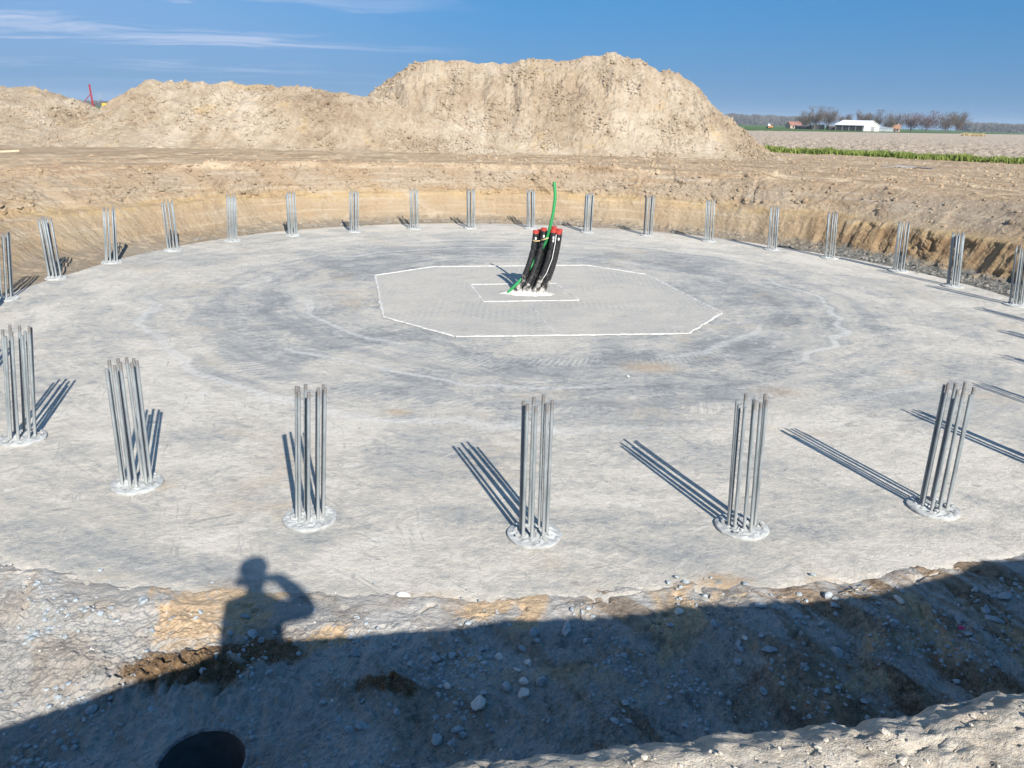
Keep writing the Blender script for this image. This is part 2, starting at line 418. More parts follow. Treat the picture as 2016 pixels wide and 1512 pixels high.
def mat_soil():
    """walls of the pit, haul road, worked ground, ploughed land and the green land beyond"""
    m, N, b = material('site_soil', 0.95, 0, 0.15)
    p = N.pos()
    x, y, z = N.sep(p)[:3]
    q = N.v('SUBTRACT', p, (CXY[0], CXY[1], 0)); qx, qy, qz = N.sep(q)[:3]
    th = N.m('ARCTAN2', qy, qx)
    r = N.m('SQRT', N.m('ADD', N.m('MULTIPLY', qx, qx), N.m('MULTIPLY', qy, qy)))
    wall = N.comb(N.m('MULTIPLY', th, 13.0), z, N.m('MULTIPLY', r, 0.4))
    big = N.noise(wall, 0.55, 5, 0.6, 0.5)
    med = N.noise(wall, 2.4, 6, 0.65, 0.6)
    fine = N.noise(p, 8.0, 6, 0.75)
    grit = N.noise(p, 40.0, 3, 0.7)
    lay = N.noise(N.v('MULTIPLY', wall, (0.35, 9.0, 0.2)), 1.0, 6, 0.6)
    zz = N.m('ADD', N.m('ADD', z, N.m('MULTIPLY', N.m('SUBTRACT', big, 0.5), 0.65)), N.m('MULTIPLY', N.m('SUBTRACT', lay, 0.5), 0.22))
    c = N.ramp(N.m('DIVIDE', zz, 2.4), [(0.0, (0.30, 0.245, 0.18)), (0.12, (0.335, 0.26, 0.175)), (0.33, (0.37, 0.285, 0.19)), (0.45, (0.42, 0.305, 0.165)), (0.50, (0.37, 0.285, 0.195)),
                                        (0.60, (0.35, 0.28, 0.205)), (0.78, (0.345, 0.27, 0.195)), (0.90, (0.33, 0.25, 0.17)), (1.0, (0.32, 0.235, 0.155))])
    # smooth pale scraped patches and darker damp ones
    c = N.mix(N.m('MULTIPLY', N.mr(med, 0.54, 0.64), 0.6), c, (0.42, 0.35, 0.265))
    c = N.mix(N.m('MULTIPLY', N.mr(big, 0.54, 0.40), 0.55), c, (0.345, 0.245, 0.15))
    c = N.mix(N.m('MULTIPLY', N.mr(lay, 0.54, 0.62), 0.4), c, (0.32, 0.22, 0.13))
    c = N.mix(N.m('MULTIPLY', N.mr(lay, 0.45, 0.38), 0.35), c, (0.50, 0.42, 0.32))
    c = N.mix(N.m('MULTIPLY', N.mr(fine, 0.54, 0.68), 0.45), c, (0.27, 0.20, 0.13))
    # wet orange-brown sand, darkened as painted shade of the wall, and grey clay low on the right-hand side
    right = N.m('MULTIPLY', N.mr(th, 0.98, 0.55), N.mr(th, -0.9, -0.4))
    wet_shade = N.m('MULTIPLY', right, N.mr(zz, 1.12, 0.85))
    c = N.mix(N.m('MULTIPLY', wet_shade, 0.85), c, N.mix(N.mr(med, 0.38, 0.6), (0.22, 0.135, 0.07), (0.36, 0.25, 0.14)))
    foot = N.mr(N.m('ADD', z, N.m('MULTIPLY', N.m('SUBTRACT', med, 0.5), 0.6)), 0.32, 0.10)
    grey = N.m('MULTIPLY', foot, N.m('ADD', N.m('MULTIPLY', right, 0.85), 0.25))
    c = N.mix(grey, c, N.mix(N.mr(fine, 0.4, 0.6), (0.12, 0.115, 0.10), (0.235, 0.225, 0.20)))
    # flat ground on top: haul road and tracked earth
    top = N.mr(N.m('ADD', z, N.m('MULTIPLY', N.m('SUBTRACT', med, 0.5), 0.25)), 1.86, 2.04)
    tk = N.noise(N.comb(N.m('MULTIPLY', th, 6.0), N.m('MULTIPLY', r, 1.1), 0), 1.0, 6, 0.62)
    tr = N.ramp(tk, [(0.34, (0.27, 0.185, 0.115)), (0.5, (0.39, 0.285, 0.185)), (0.64, (0.50, 0.395, 0.275))])
    tr = N.mix(N.m('MULTIPLY', N.mr(fine, 0.45, 0.68), 0.45), tr, (0.45, 0.355, 0.25))
    c = N.mix(top, c, tr)
    # ploughed field beyond the green strip
    dn = N.m('SUBTRACT', N.m('ADD', N.m('MULTIPLY', x, 0.55), N.m('MULTIPLY', y, 0.836)), 61.6)
    fl = N.noise(N.v('MULTIPLY', p, (1, 1, 0)), 1.5, 7, 0.75)
    fcol = N.ramp(fl, [(0.38, (0.20, 0.15, 0.11)), (0.5, (0.42, 0.34, 0.26)), (0.62, (0.56, 0.47, 0.37))])
    c = N.mix(N.mr(dn, 0.0, 0.5), c, fcol)
    gl = N.m('ADD', N.m('MULTIPLY', x, -0.775), N.m('MULTIPLY', y, 0.632))
    gcol = N.ramp(N.noise(N.v('MULTIPLY', p, (1, 1, 0)), 0.02, 4), [(0.35, (0.055, 0.105, 0.03)), (0.65, (0.085, 0.14, 0.045))])
    c = N.mix(N.mr(gl, 104.0, 106.0), c, gcol)
    c = N.mix(N.m('MULTIPLY', N.mr(grit, 0.55, 0.75), 0.25), c, (0.22, 0.16, 0.10))
    N.put(b.inputs['Base Color'], c)
    h = N.m('ADD', N.m('MULTIPLY', fine, 0.8), N.m('MULTIPLY', grit, 0.25))
    h = N.m('ADD', h, N.m('MULTIPLY', lay, 0.35))
    h = N.m('ADD', h, N.m('MULTIPLY', med, 0.6))
    N.put(b.inputs['Normal'], N.bump(h, 0.9, 0.12))
    return m

def mat_heap():
    m, N, b = material('spoil_sand', 0.95, 0, 0.12)
    p = N.pos()
    big = N.noise(p, 0.22, 5, 0.6, 0.6)
    med = N.noise(p, 1.1, 7, 0.66, 0.4)
    fine = N.noise(p, 5.0, 6, 0.78)
    grit = N.noise(p, 24.0, 3, 0.7)
    run = N.noise(N.v('MULTIPLY', p, (2.2, 0.35, 0.35)), 1.0, 6, 0.65, 0.3)
    s = N.m('ADD', N.m('MULTIPLY', big, 0.5), N.m('ADD', N.m('MULTIPLY', med, 0.32), N.m('MULTIPLY', run, 0.18)))
    c = N.ramp(s, [(0.38, (0.30, 0.225, 0.155)), (0.47, (0.395, 0.31, 0.22)), (0.53, (0.45, 0.365, 0.27)), (0.62, (0.53, 0.45, 0.35))])
    yl = N.m('MULTIPLY', N.mr(N.noise(N.v('ADD', p, (17, 3, 5)), 0.55, 5, 0.6), 0.58, 0.70), 0.5)
    c = N.mix(yl, c, (0.52, 0.375, 0.19))
    c = N.mix(N.m('MULTIPLY', N.mr(fine, 0.54, 0.66), 0.55), c, (0.25, 0.18, 0.115))
    c = N.mix(N.m('MULTIPLY', N.mr(fine, 0.46, 0.34), 0.45), c, (0.59, 0.50, 0.385))
    N.put(b.inputs['Base Color'], c)
    h = N.m('ADD', N.m('MULTIPLY', fine, 1.0), N.m('MULTIPLY', grit, 0.3))
    h = N.m('ADD', h, N.m('MULTIPLY', med, 0.8))
    h = N.m('ADD', h, N.m('MULTIPLY', run, 0.5))
    N.put(b.inputs['Normal'], N.bump(h, 0.9, 0.2))
    return m

def mat_near():
    """broken clay, lime and gravel in front of the slab, crumbly sand on the near bank"""
    m, N, b = material('pit_edge_earth', 0.92, 0, 0.2)
    p = N.pos(); x, y, z = N.sep(p)[:3]
    big = N.noise(p, 0.75, 5, 0.6, 0.7)
    bg2 = N.noise(N.v('ADD', p, (5, 11, 0)), 1.3, 6, 0.66, 0.7)
    med = N.noise(p, 4.2, 7, 0.68, 0.4)
    fine = N.noise(p, 24.0, 6, 0.78)
    grit = N.noise(p, 90.0, 2, 0.7)
    diag = N.n('ShaderNodeVectorRotate', rotation_type='Z_AXIS'); N.put(diag.inputs['Vector'], p); diag.inputs['Angle'].default_value = R(52)
    rut = N.noise(N.v('MULTIPLY', diag.outputs[0], (0.6, 2.6, 1)), 1.0, 6, 0.62, 0.5)
    s = N.m('ADD', N.m('MULTIPLY', big, 0.3), N.m('ADD', N.m('MULTIPLY', med, 0.35), N.m('MULTIPLY', fine, 0.35)))
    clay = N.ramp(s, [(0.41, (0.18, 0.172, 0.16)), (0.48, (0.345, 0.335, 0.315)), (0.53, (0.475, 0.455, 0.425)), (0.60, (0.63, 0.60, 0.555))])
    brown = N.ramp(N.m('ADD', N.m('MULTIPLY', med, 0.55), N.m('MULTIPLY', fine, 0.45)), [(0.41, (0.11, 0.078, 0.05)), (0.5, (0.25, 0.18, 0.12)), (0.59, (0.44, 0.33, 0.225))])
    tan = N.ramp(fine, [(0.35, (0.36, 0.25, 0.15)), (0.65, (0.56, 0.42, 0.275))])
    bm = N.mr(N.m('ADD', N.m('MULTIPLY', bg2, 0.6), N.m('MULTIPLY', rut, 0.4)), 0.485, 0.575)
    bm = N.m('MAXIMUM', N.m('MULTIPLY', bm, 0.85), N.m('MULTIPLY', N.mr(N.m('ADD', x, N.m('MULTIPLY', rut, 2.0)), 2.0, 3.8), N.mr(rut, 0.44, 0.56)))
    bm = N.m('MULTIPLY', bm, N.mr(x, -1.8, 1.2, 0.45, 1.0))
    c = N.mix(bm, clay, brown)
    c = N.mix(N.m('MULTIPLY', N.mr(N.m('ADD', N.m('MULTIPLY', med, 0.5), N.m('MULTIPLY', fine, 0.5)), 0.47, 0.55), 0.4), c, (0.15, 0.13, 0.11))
    tm = N.mr(N.noise(N.v('ADD', p, (2, 23, 0)), 1.1, 5, 0.62, 0.6), 0.53, 0.62)
    c = N.mix(N.m('MULTIPLY', tm, N.mr(y, 4.7, 5.3)), c, tan)
    for (sx, sy, sr) in ((-2.35, 4.85, 0.45), (-1.9, 5.1, 0.35), (-0.85, 4.75, 0.22), (1.0, 4.0, 0.4)):
        d = N.v('LENGTH', N.v('MULTIPLY', N.v('SUBTRACT', p, (sx, sy, 0)), (0.8, 1.5, 0)), out=1)
        dd = N.m('ADD', d, N.m('MULTIPLY', N.m('SUBTRACT', med, 0.5), sr * 1.6))
        c = N.mix(N.mr(dd, sr, sr * 0.6), c, N.ramp(fine, [(0.35, (0.07, 0.043, 0.022)), (0.65, (0.22, 0.14, 0.075))]))
    # crumbly dry sand of the near bank
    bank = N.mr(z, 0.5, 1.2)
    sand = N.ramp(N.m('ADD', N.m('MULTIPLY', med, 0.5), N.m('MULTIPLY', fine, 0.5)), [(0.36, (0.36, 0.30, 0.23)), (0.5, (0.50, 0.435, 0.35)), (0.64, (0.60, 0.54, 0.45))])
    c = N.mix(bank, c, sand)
    c = N.mix(N.m('MULTIPLY', N.mr(grit, 0.58, 0.70), 0.35), c, (0.16, 0.15, 0.14))
    c = N.mix(N.m('MULTIPLY', N.mr(grit, 0.42, 0.30), 0.40), c, (0.62, 0.62, 0.60))
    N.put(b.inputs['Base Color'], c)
    h = N.m('ADD', N.m('MULTIPLY', fine, 1.0), N.m('MULTIPLY', grit, 0.22))
    h = N.m('ADD', h, N.m('MULTIPLY', med, 0.6))
    N.put(b.inputs['Normal'], N.bump(h, 0.8, 0.03))
    return m

M = {}
M['slab'] = mat_slab(); M['panel'] = mat_slab(True); M['soil'] = mat_soil(); M['heap'] = mat_heap(); M['near'] = mat_near()

# ------------------------------------------------------------------ ground shapes
def ground_noise(x, y):
    """ruts and clods of the worked ground above the pit"""
    th = np.arctan2(y - CXY[1], x - CXY[0]); r = np.hypot(x - CXY[0], y - CXY[1])
    n = 0.05 * fbm(x * 0.35, y * 0.35, 3, 5)
    n = n + 0.05 * fbm(th * 7.0, r * 1.3, 4, 21)
    n = n + 0.035 * fbm(x * 1.9, y * 1.9, 3, 31)
    return n

def top_level(x, y):
    return 2.08 + 0.42 * np.exp(-((x - 1.0) ** 2 + (y - 0.0) ** 2) / 90.0)

EDGE = np.array([(-9, -3.2), (-6, -1.8), (-4, -0.7), (-2.7, 0.0), (-1.95, 0.46), (-1.31, 0.97), (-.73, 1.36), (-.3, 1.50), (-.05, 1.545), (.34, 1.62), (.9, 1.72), (1.48, 1.86), (2.3, 1.93), (3.0, 2.13), (4.0, 2.22), (4.8, 2.42), (5.4, 2.66), (6.2, 3.05), (6.75, 3.22), (9, 4.5)])
SLAB_F = np.array([(-8, 8.2), (-6, 6.9), (-4.6, 6.16), (-3.5, 5.85), (-2.4, 5.80), (-.85, 5.76), (.46, 5.83), (1.6, 6.1), (2.3, 6.1), (3.3, 6.33), (5.06, 6.8), (7, 7.8), (10, 10.5)])
P1X, P1Y = (-6.5, 8.6), (-2.2, 8.2)

def H_near(x, y):
    ye = np.interp(x, EDGE[:, 0], EDGE[:, 1]) + 0.035 * fbm(x * 2.3, x * 0 + 4.0, 3, 71) + 0.012 * perlin(x * 11, y * 0, 72)
    ys = np.interp(x, SLAB_F[:, 0], SLAB_F[:, 1]) + 0.34 * fbm(x * 1.2, y * 1.2, 5, 41, 0.62)
    s = y - ye
    # bank
    top = 2.5 + 0.035 * fbm(x * 1.1, y * 1.1, 3, 51) + 0.018 * fbm(x * 5, y * 5, 4, 52)
    top = top + clods(x, y, 0.14, 53, 0.45) * 0.22 + clods(x + 3, y, 0.06, 54, 0.5) * 0.45 + clods(x + 5, y, 0.034, 57, 0.5) * 0.6 + 0.010 * fbm(x * 22, y * 22, 4, 59, 0.65) - 0.012 * sstep(0.80, 0.95, ridged(x * 5.5, y * 5.5, 2, 58))
    rough = sstep(-0.15, 0.35, fbm(x * 1.6 + 4, y * 1.6, 2, 55)) * sstep(0.6, 1.6, x)
    top = top + rough * (0.085 * ridged(x * 6, y * 6, 4, 56, 0.65) - 0.04)
    top = top - 0.05 * sstep(-0.10, 0.05, s)
    # floor in front of the slab
    u = ys - y
    k = 0.10 + 0.42 * sstep(0.3, 3.2, x) + 0.05 * sstep(-2, -4, x)
    fl = -0.035 - k * sstep(0.0, 2.4, u)
    amp = sstep(-0.05, 0.45, u)
    a = (x * math.cos(0.9) + y * math.sin(0.9)); bq = (-x * math.sin(0.9) + y * math.cos(0.9))
    rr = 0.4 + 0.6 * sstep(-1.0, 2.0, x)
    bumps = 0.075 * fbm(x * 1.5, y * 1.5, 4, 61) + 0.085 * rr * fbm(a * 1.9, bq * 0.55, 3, 62)
    bumps = bumps + 0.026 * ridged(x * 4.2, y * 4.2, 4, 63, 0.6) + 0.034 * fbm(x * 12, y * 12, 4, 64, 0.72)
    bumps = bumps + clods(x, y, 0.16, 65, 0.3) * 0.35 + clods(x, y, 0.07, 66, 0.4) * 0.6
    # crumbling rim where the concrete thins out over the earth
    wx = x + 0.12 * fbm(x * 2.1, y * 2.1, 3, 67); wy = y + 0.12 * fbm(x * 2.1 + 7, y * 2.1, 3, 68)
    rim = sstep(1.0, 0.15, u) * sstep(-0.5, 0.0, u)
    crust = rim * (0.030 + 0.055 * fbm(wx * 1.7, wy * 2.6, 5, 70, 0.6) - 0.045 * sstep(0.82, 0.97, ridged(wx * 1.5, wy * 2.3, 2, 73)))
    lump = 0.16 * np.exp(-(((x + 2.3) / 0.75) ** 2 + ((y - 4.75) / 0.32) ** 2)) + 0.10 * np.exp(-(((x + .85) / 0.35) ** 2 + ((y - 4.75) / 0.16) ** 2))
    lump = lump * (0.75 + 0.8 * ridged(x * 7, y * 7, 3, 69))
    fl = fl + amp * bumps + crust + lump
    fl = np.where(u < -0.12, np.minimum(fl, 0.012 - 0.25 * np.clip(-u - 0.12, 0, 0.4)), fl)
    w = 1 - sstep(0.0, 0.85, s)
    return fl + (top - fl) * w

def on_near(px, py):
    z = 0.0
    for i in range(12):
        p = at(px, py, z); z2 = float(H_near(np.array([p[0]]), np.array([p[1]]))[0]); z = 0.5 * z + 0.5 * z2
    return at(px, py, z)

def axis(parts):
    out = []
    for a, b, st in parts: out.append(np.arange(a, b, st))
    return np.concatenate(out + [np.array([parts[-1][1]])])

# near side of the pit
xs = axis([(P1X[0], -4.9, 0.08), (-4.9, 5.8, 0.0145), (5.8, P1X[1], 0.07)])
ys_ = axis([(P1Y[0], 0.8, 0.08), (0.8, 1.05, 0.014), (1.05, 2.0, 0.0085), (2.0, 2.3, 0.014), (2.3, 3.2, 0.035), (3.2, 7.0, 0.0130), (7.0, P1Y[1], 0.09)])
gx_, gy_ = np.meshgrid(xs, ys_, indexing='ij')
nme_ = grid_mesh('pit_edge_ground', gx_, gy_, H_near(gx_, gy_))
q_ = np.repeat(((ys_[:-1] + ys_[1:]) / 2)[None, :] < 2.4, len(xs) - 1, 0).ravel()
nme_.polygons.foreach_set('use_smooth', q_)
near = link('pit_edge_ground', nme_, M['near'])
tag(near, 'rough shaded clay and rubble in front of the slab with sunlit sand bank', kind='structure')

# ring of the pit wall, right round the excavation
vis = np.concatenate([np.arange(-16, 205, 0.21), np.arange(205, 344, 1.0)])
PH = np.radians(vis)
PROF = np.array([(-1.7, -0.30), (-.85, -0.05), (-.7, 0.015), (0.0, 0.05), (0.15, 0.16), (0.55, 1.04), (0.72, 1.14), (0.98, 1.55), (1.12, 1.62), (1.45, 1.98), (2.0, 2.08), (2.5, 2.08)])
seg = np.hypot(np.diff(PROF[:, 0]), np.diff(PROF[:, 1])); S0 = np.concatenate([[0], np.cumsum(seg)])
srow = np.concatenate([np.arange(0, 0.85, 0.09), np.arange(0.85, S0[-1], 0.027)])
pr = np.interp(srow, S0, PROF[:, 0]); pz = np.interp(srow, S0, PROF[:, 1])
for _ in range(2):
    pr[1:-1] = (pr[:-2] + 2 * pr[1:-1] + pr[2:]) / 4; pz[1:-1] = (pz[:-2] + 2 * pz[1:-1] + pz[2:]) / 4
tr_, tz_ = np.gradient(pr), np.gradient(pz); tl = np.hypot(tr_, tz_); nr_, nz_ = -tz_ / tl, tr_ / tl
deg = vis
foot = np.interp(deg, [-20, 0, 20, 45, 60, 90, 110, 135, 155, 175, 200, 225, 245, 295, 320, 340, 344], [12.9, 12.85, 12.9, 12.95, 13.4, 13.55, 13.55, 13.3, 12.7, 12.35, 12.7, 14.5, 15.9, 15.9, 15.0, 12.9, 12.9])
stretch = np.interp(deg, [-20, 0, 40, 65, 90, 140, 160, 200, 225, 245, 295, 320, 344], [2.8, 2.8, 2.5, 1.3, 1.0, 1.2, 2.4, 2.6, 1.0, 0.6, 0.6, 1.0, 2.8])
lows = np.interp(deg, [-20, 100, 150, 172, 205, 225, 344], [1.4, 1.0, 1.5, 3.4, 3.6, 1.0, 1.4])
A = PH[:, None] * 13.0; S = srow[None, :] + 0 * A; A = A + 0 * S
base_r = foot[:, None] + np.where(pr < 0.55, pr[None, :] * np.where(pr[None, :] > 0, lows[:, None], 1), 0.55 * lows[:, None] + (pr[None, :] - 0.55) * stretch[:, None])
base_z = np.repeat(pz[None, :], len(vis), 0)
SF = S0[3]
wallw = sstep(SF - 0.1, SF + 0.4, S) * sstep(S0[-1], S0[-1] - 0.7, S)
low = sstep(SF, SF + 0.3, S) * sstep(SF + 1.3, SF + 1.05, S)          # the smooth cut lower face
up = sstep(SF + 1.1, SF + 1.4, S) * sstep(S0[-1], S0[-1] - 0.6, S)  # broken upper face
disp = 0.22 * fbm(A * 0.35, S * 0.35, 3, 101) * wallw
disp = disp + low * (0.08 * fbm(A * 1.3, S * 0.5, 3, 102) + 0.03 * fbm(A * 4, S * 6, 4, 103, 0.6))
f1, f2, cc = worley(A * 0.8 + 0.4 * fbm(A, S, 2, 108), S * 0.9, 109)
slab_ = np.clip((f2 - f1) / 0.12, 0, 1)
upr = np.interp(deg, [-20, 40, 70, 344], [0.40, 0.40, 0.75, 0.75])[:, None]
disp = disp + up * upr * (0.24 * (cc - 0.5) * slab_ + 0.16 * ridged(A * 1.1, S * 1.8, 4, 104, 0.6) - 0.06 + 0.09 * fbm(A * 4, S * 7, 4, 105, 0.6))
rightw = np.interp(deg, [-20, 0, 35, 60], [1, 1, 1, 0])[:, None] + np.interp(deg, [150, 165, 205], [0, 1, 1])[:, None] * 0.4
disp = disp + low * rightw * 0.10 * (ridged(A * 1.6, S * 0.25, 3, 116) - 0.5)
cav = sstep(0.05, 0.4, fbm(A * 0.8 + 9, S * 1.1, 3, 106)) * rightw * low
disp = disp - 0.16 * cav * (0.4 + 0.6 * ridged(A * 3, S * 3, 3, 107))
# crumbs fallen to the foot of the wall
ft = np.where(S < SF, np.exp(-((S - SF) / 0.55) ** 2) * sstep(SF - 0.95, SF - 0.5, S), np.exp(-((S - SF) / 0.25) ** 2))
disp = disp + ft * (0.03 + 0.16 * np.clip(fbm(A * 0.9, S, 3, 111), 0, 1) * (0.4 + rightw) + clods(A, S, 0.35, 112, 0.5) * 0.8 + clods(A, S, 0.16, 113, 0.6) * 0.6)
rr_ = base_r + disp * nr_[None, :]; zz_ = base_z + disp * nz_[None, :]
XX = CXY[0] + rr_ * np.cos(PH)[:, None]; YY = CXY[1] + rr_ * np.sin(PH)[:, None]
lip = sstep(1.7, 2.08, base_z)
zz_ = zz_ + lip * (ground_noise(XX, YY) + (top_level(XX, YY) - 2.08))
# worked ground continues out to a fixed circle
RO = 22.0
outr = np.linspace(0, 1, 46)[1:]
ox = rr_[:, -1:] + (RO - rr_[:, -1:]) * outr[None, :]
OX = CXY[0] + ox * np.cos(PH)[:, None]; OY = CXY[1] + ox * np.sin(PH)[:, None]
OZ = top_level(OX, OY) + ground_noise(OX, OY) + clods(OX, OY, 0.5, 114, 0.3) * 0.35 + clods(OX, OY, 0.25, 115, 0.4) * 0.4
XX = np.concatenate([XX, OX], 1); YY = np.concatenate([YY, OY], 1); ZZ = np.concatenate([zz_, OZ], 1)
inside = (XX > P1X[0] + 0.25) & (XX < P1X[1] - 0.25) & (YY > P1Y[0] + 0.25) & (YY < P1Y[1] - 0.25)
ZZ = np.where(inside, np.minimum(ZZ, H_near(XX, YY)) - 0.5, ZZ)
pit = link('pit_wall', grid_mesh('pit_wall', XX, YY, ZZ, wrap=True, smooth=False), M['soil'])
tag(pit, 'layered sand and clay wall of the round excavation', kind='structure')

# ground beyond, out to the horizon
rows = [RO - 0.05]
while rows[-1] < 3400:
    q = rows[-1]; rows.append(q * (1.0068 if q < 110 else 1.015 if q < 420 else 1.06))
rows = np.array(rows)
vd = np.radians(np.concatenate([np.arange(0, 80, 0.19), np.arange(80, 182, 0.6), np.arange(182, 360, 2.5)]))
GX = CXY[0] + rows[None, :] * np.cos(vd)[:, None]; GY = CXY[1] + rows[None, :] * np.sin(vd)[:, None]
GR = rows[None, :] + 0 * GX
dn_ = 0.55 * GX + 0.836 * GY - 61.6
fade = sstep(420, 150, GR)
fz = sstep(0.0, 1.2, dn_)
GZ = top_level(GX, GY) - 0.08 * sstep(25, 60, GR)
GZ = GZ + (1 - fz) * (ground_noise(GX, GY) * 1.1 + clods(GX, GY, 0.5, 114, 0.3) * 0.45 + clods(GX, GY, 0.25, 115, 0.4) * 0.4) * fade
GZ = GZ + fz * fade * (0.06 * fbm(GX * 0.9, GY * 0.9, 3, 121) + clods(GX, GY, 0.8, 122, 0.75) * 1.0)
GZ[:, 0] -= 0.04
ground = link('ground', grid_mesh('ground', GX, GY, GZ, wrap=True), M['soil'])
tag(ground, 'flat worked ground, ploughed field and green land to the horizon', kind='structure')

# ------------------------------------------------------------------ slab
def slab_radius(ph):
    a = np.degrees(np.arctan2(SLAB_F[:, 1] - CXY[1], SLAB_F[:, 0] - CXY[0])) % 360
    rr = np.hypot(SLAB_F[:, 1] - CXY[1], SLAB_F[:, 0] - CXY[0])
    o = np.argsort(a); a = a[o]; rr = rr[o]
    a = np.concatenate([[-60, 0, 90, 180, 200], a, [345, 360]]); rr = np.concatenate([[13.2, 13.2, 13.3, 12.9, 13.3], rr, [13.2, 13.2]])
    return np.interp(np.degrees(ph) % 360, a, rr)

pa = np.radians(np.arange(0, 360, 0.5))
rad_ = slab_radius(pa) + 0.05 * fbm(np.cos(pa) * 20, np.sin(pa) * 20, 3, 131) + 0.025 * fbm(np.cos(pa) * 90, np.sin(pa) * 90, 2, 132)
tt = np.concatenate([np.linspace(0.02, 0.84, 60), np.linspace(0.845, 1.0, 40)])
SX = CXY[0] + rad_[:, None] * tt[None, :] * np.cos(pa)[:, None]; SY = CXY[1] + rad_[:, None] * tt[None, :] * np.sin(pa)[:, None]
SZ = 0.006 * fbm(SX * 0.8, SY * 0.8, 3, 133) + 0.004 * fbm(SX * 3, SY * 3, 2, 134)
SZ = SZ - 0.035 * sstep(0.985, 1.0, tt)[None, :]
SX = np.concatenate([SX, SX[:, -1:]], 1); SY = np.concatenate([SY, SY[:, -1:]], 1); SZ = np.concatenate([SZ, SZ[:, -1:] - 0.2], 1)
SX = np.concatenate([np.full((len(pa), 1), CXY[0]), SX], 1); SY = np.concatenate([np.full((len(pa), 1), CXY[1]), SY], 1); SZ = np.concatenate([np.zeros((len(pa), 1)), SZ], 1)
slab = link('concrete_slab', grid_mesh('concrete_slab', SX, SY, SZ, wrap=True), M['slab'])
tag(slab, 'round grey blinding slab on the pit floor', kind='structure')
SLAB_Z = 0.012

OCT = [(-3.63, 20.17), (-2.29, 21.63), (2.03, 22.59), (3.60, 21.44), (4.61, 17.09), (3.47, 15.19), (-1.09, 14.45), (-2.70, 15.82)]
RECT = [(-1.10, 19.37), (1.05, 19.82), (1.51, 17.95), (-.71, 17.49)]
pm = MB(); pm.add([(x, y, 0.0) for x, y in OCT], [tuple(range(7, -1, -1))])
panel = pm.build('centre_panel', M['panel'], slab, loc=(0, 0, SLAB_Z))
M['chalk'] = simple('white_mortar_line', (0.55, 0.535, 0.50), 0.9, var=0.22, scale=14, bump=0.4, obj=False)
def mortar_line(a, b, w, seed):
    rg = random.Random(seed); a = Vector((*a, 0)); b = Vector((*b, 0)); d = (b - a); L = d.length; d.normalize(); nrm = Vector((-d.y, d.x, 0))
    n = max(4, int(L / 0.12)); vs = []; fs = []
    for i in range(n + 1):
        p = a + d * (L * i / n); ww = w * rg.uniform(0.35, 1.25); off = rg.uniform(-.012, .012)
        for k, (s, h) in enumerate(((-1, 0.0), (-.45, min(.014, w * .16)), (.45, min(.014, w * .16)), (1, 0.0))):
            q = p + nrm * (off + s * ww / 2); vs.append((q.x, q.y, SLAB_Z + 0.002 + h * rg.uniform(0.7, 1.2) - (0.004 if h == 0 else 0)))
    for i in range(n):
        for k in range(3): fs.append((i * 4 + k, (i + 1) * 4 + k, (i + 1) * 4 + k + 1, i * 4 + k + 1))
    mb = MB(); mb.add(vs, fs); return mb.build('mortar_line', M['chalk'], slab)
for i in range(8): mortar_line(OCT[i], OCT[(i + 1) % 8], 0.075, i)
for i in range(4): mortar_line(RECT[i], RECT[(i + 1) % 4], 0.065, 20 + i)
mortar_line((0.33, 17.7), (0.55, 16.2), 0.03, 30)
mortar_line((0.55, 16.2), (0.86, 14.8), 0.028, 31)

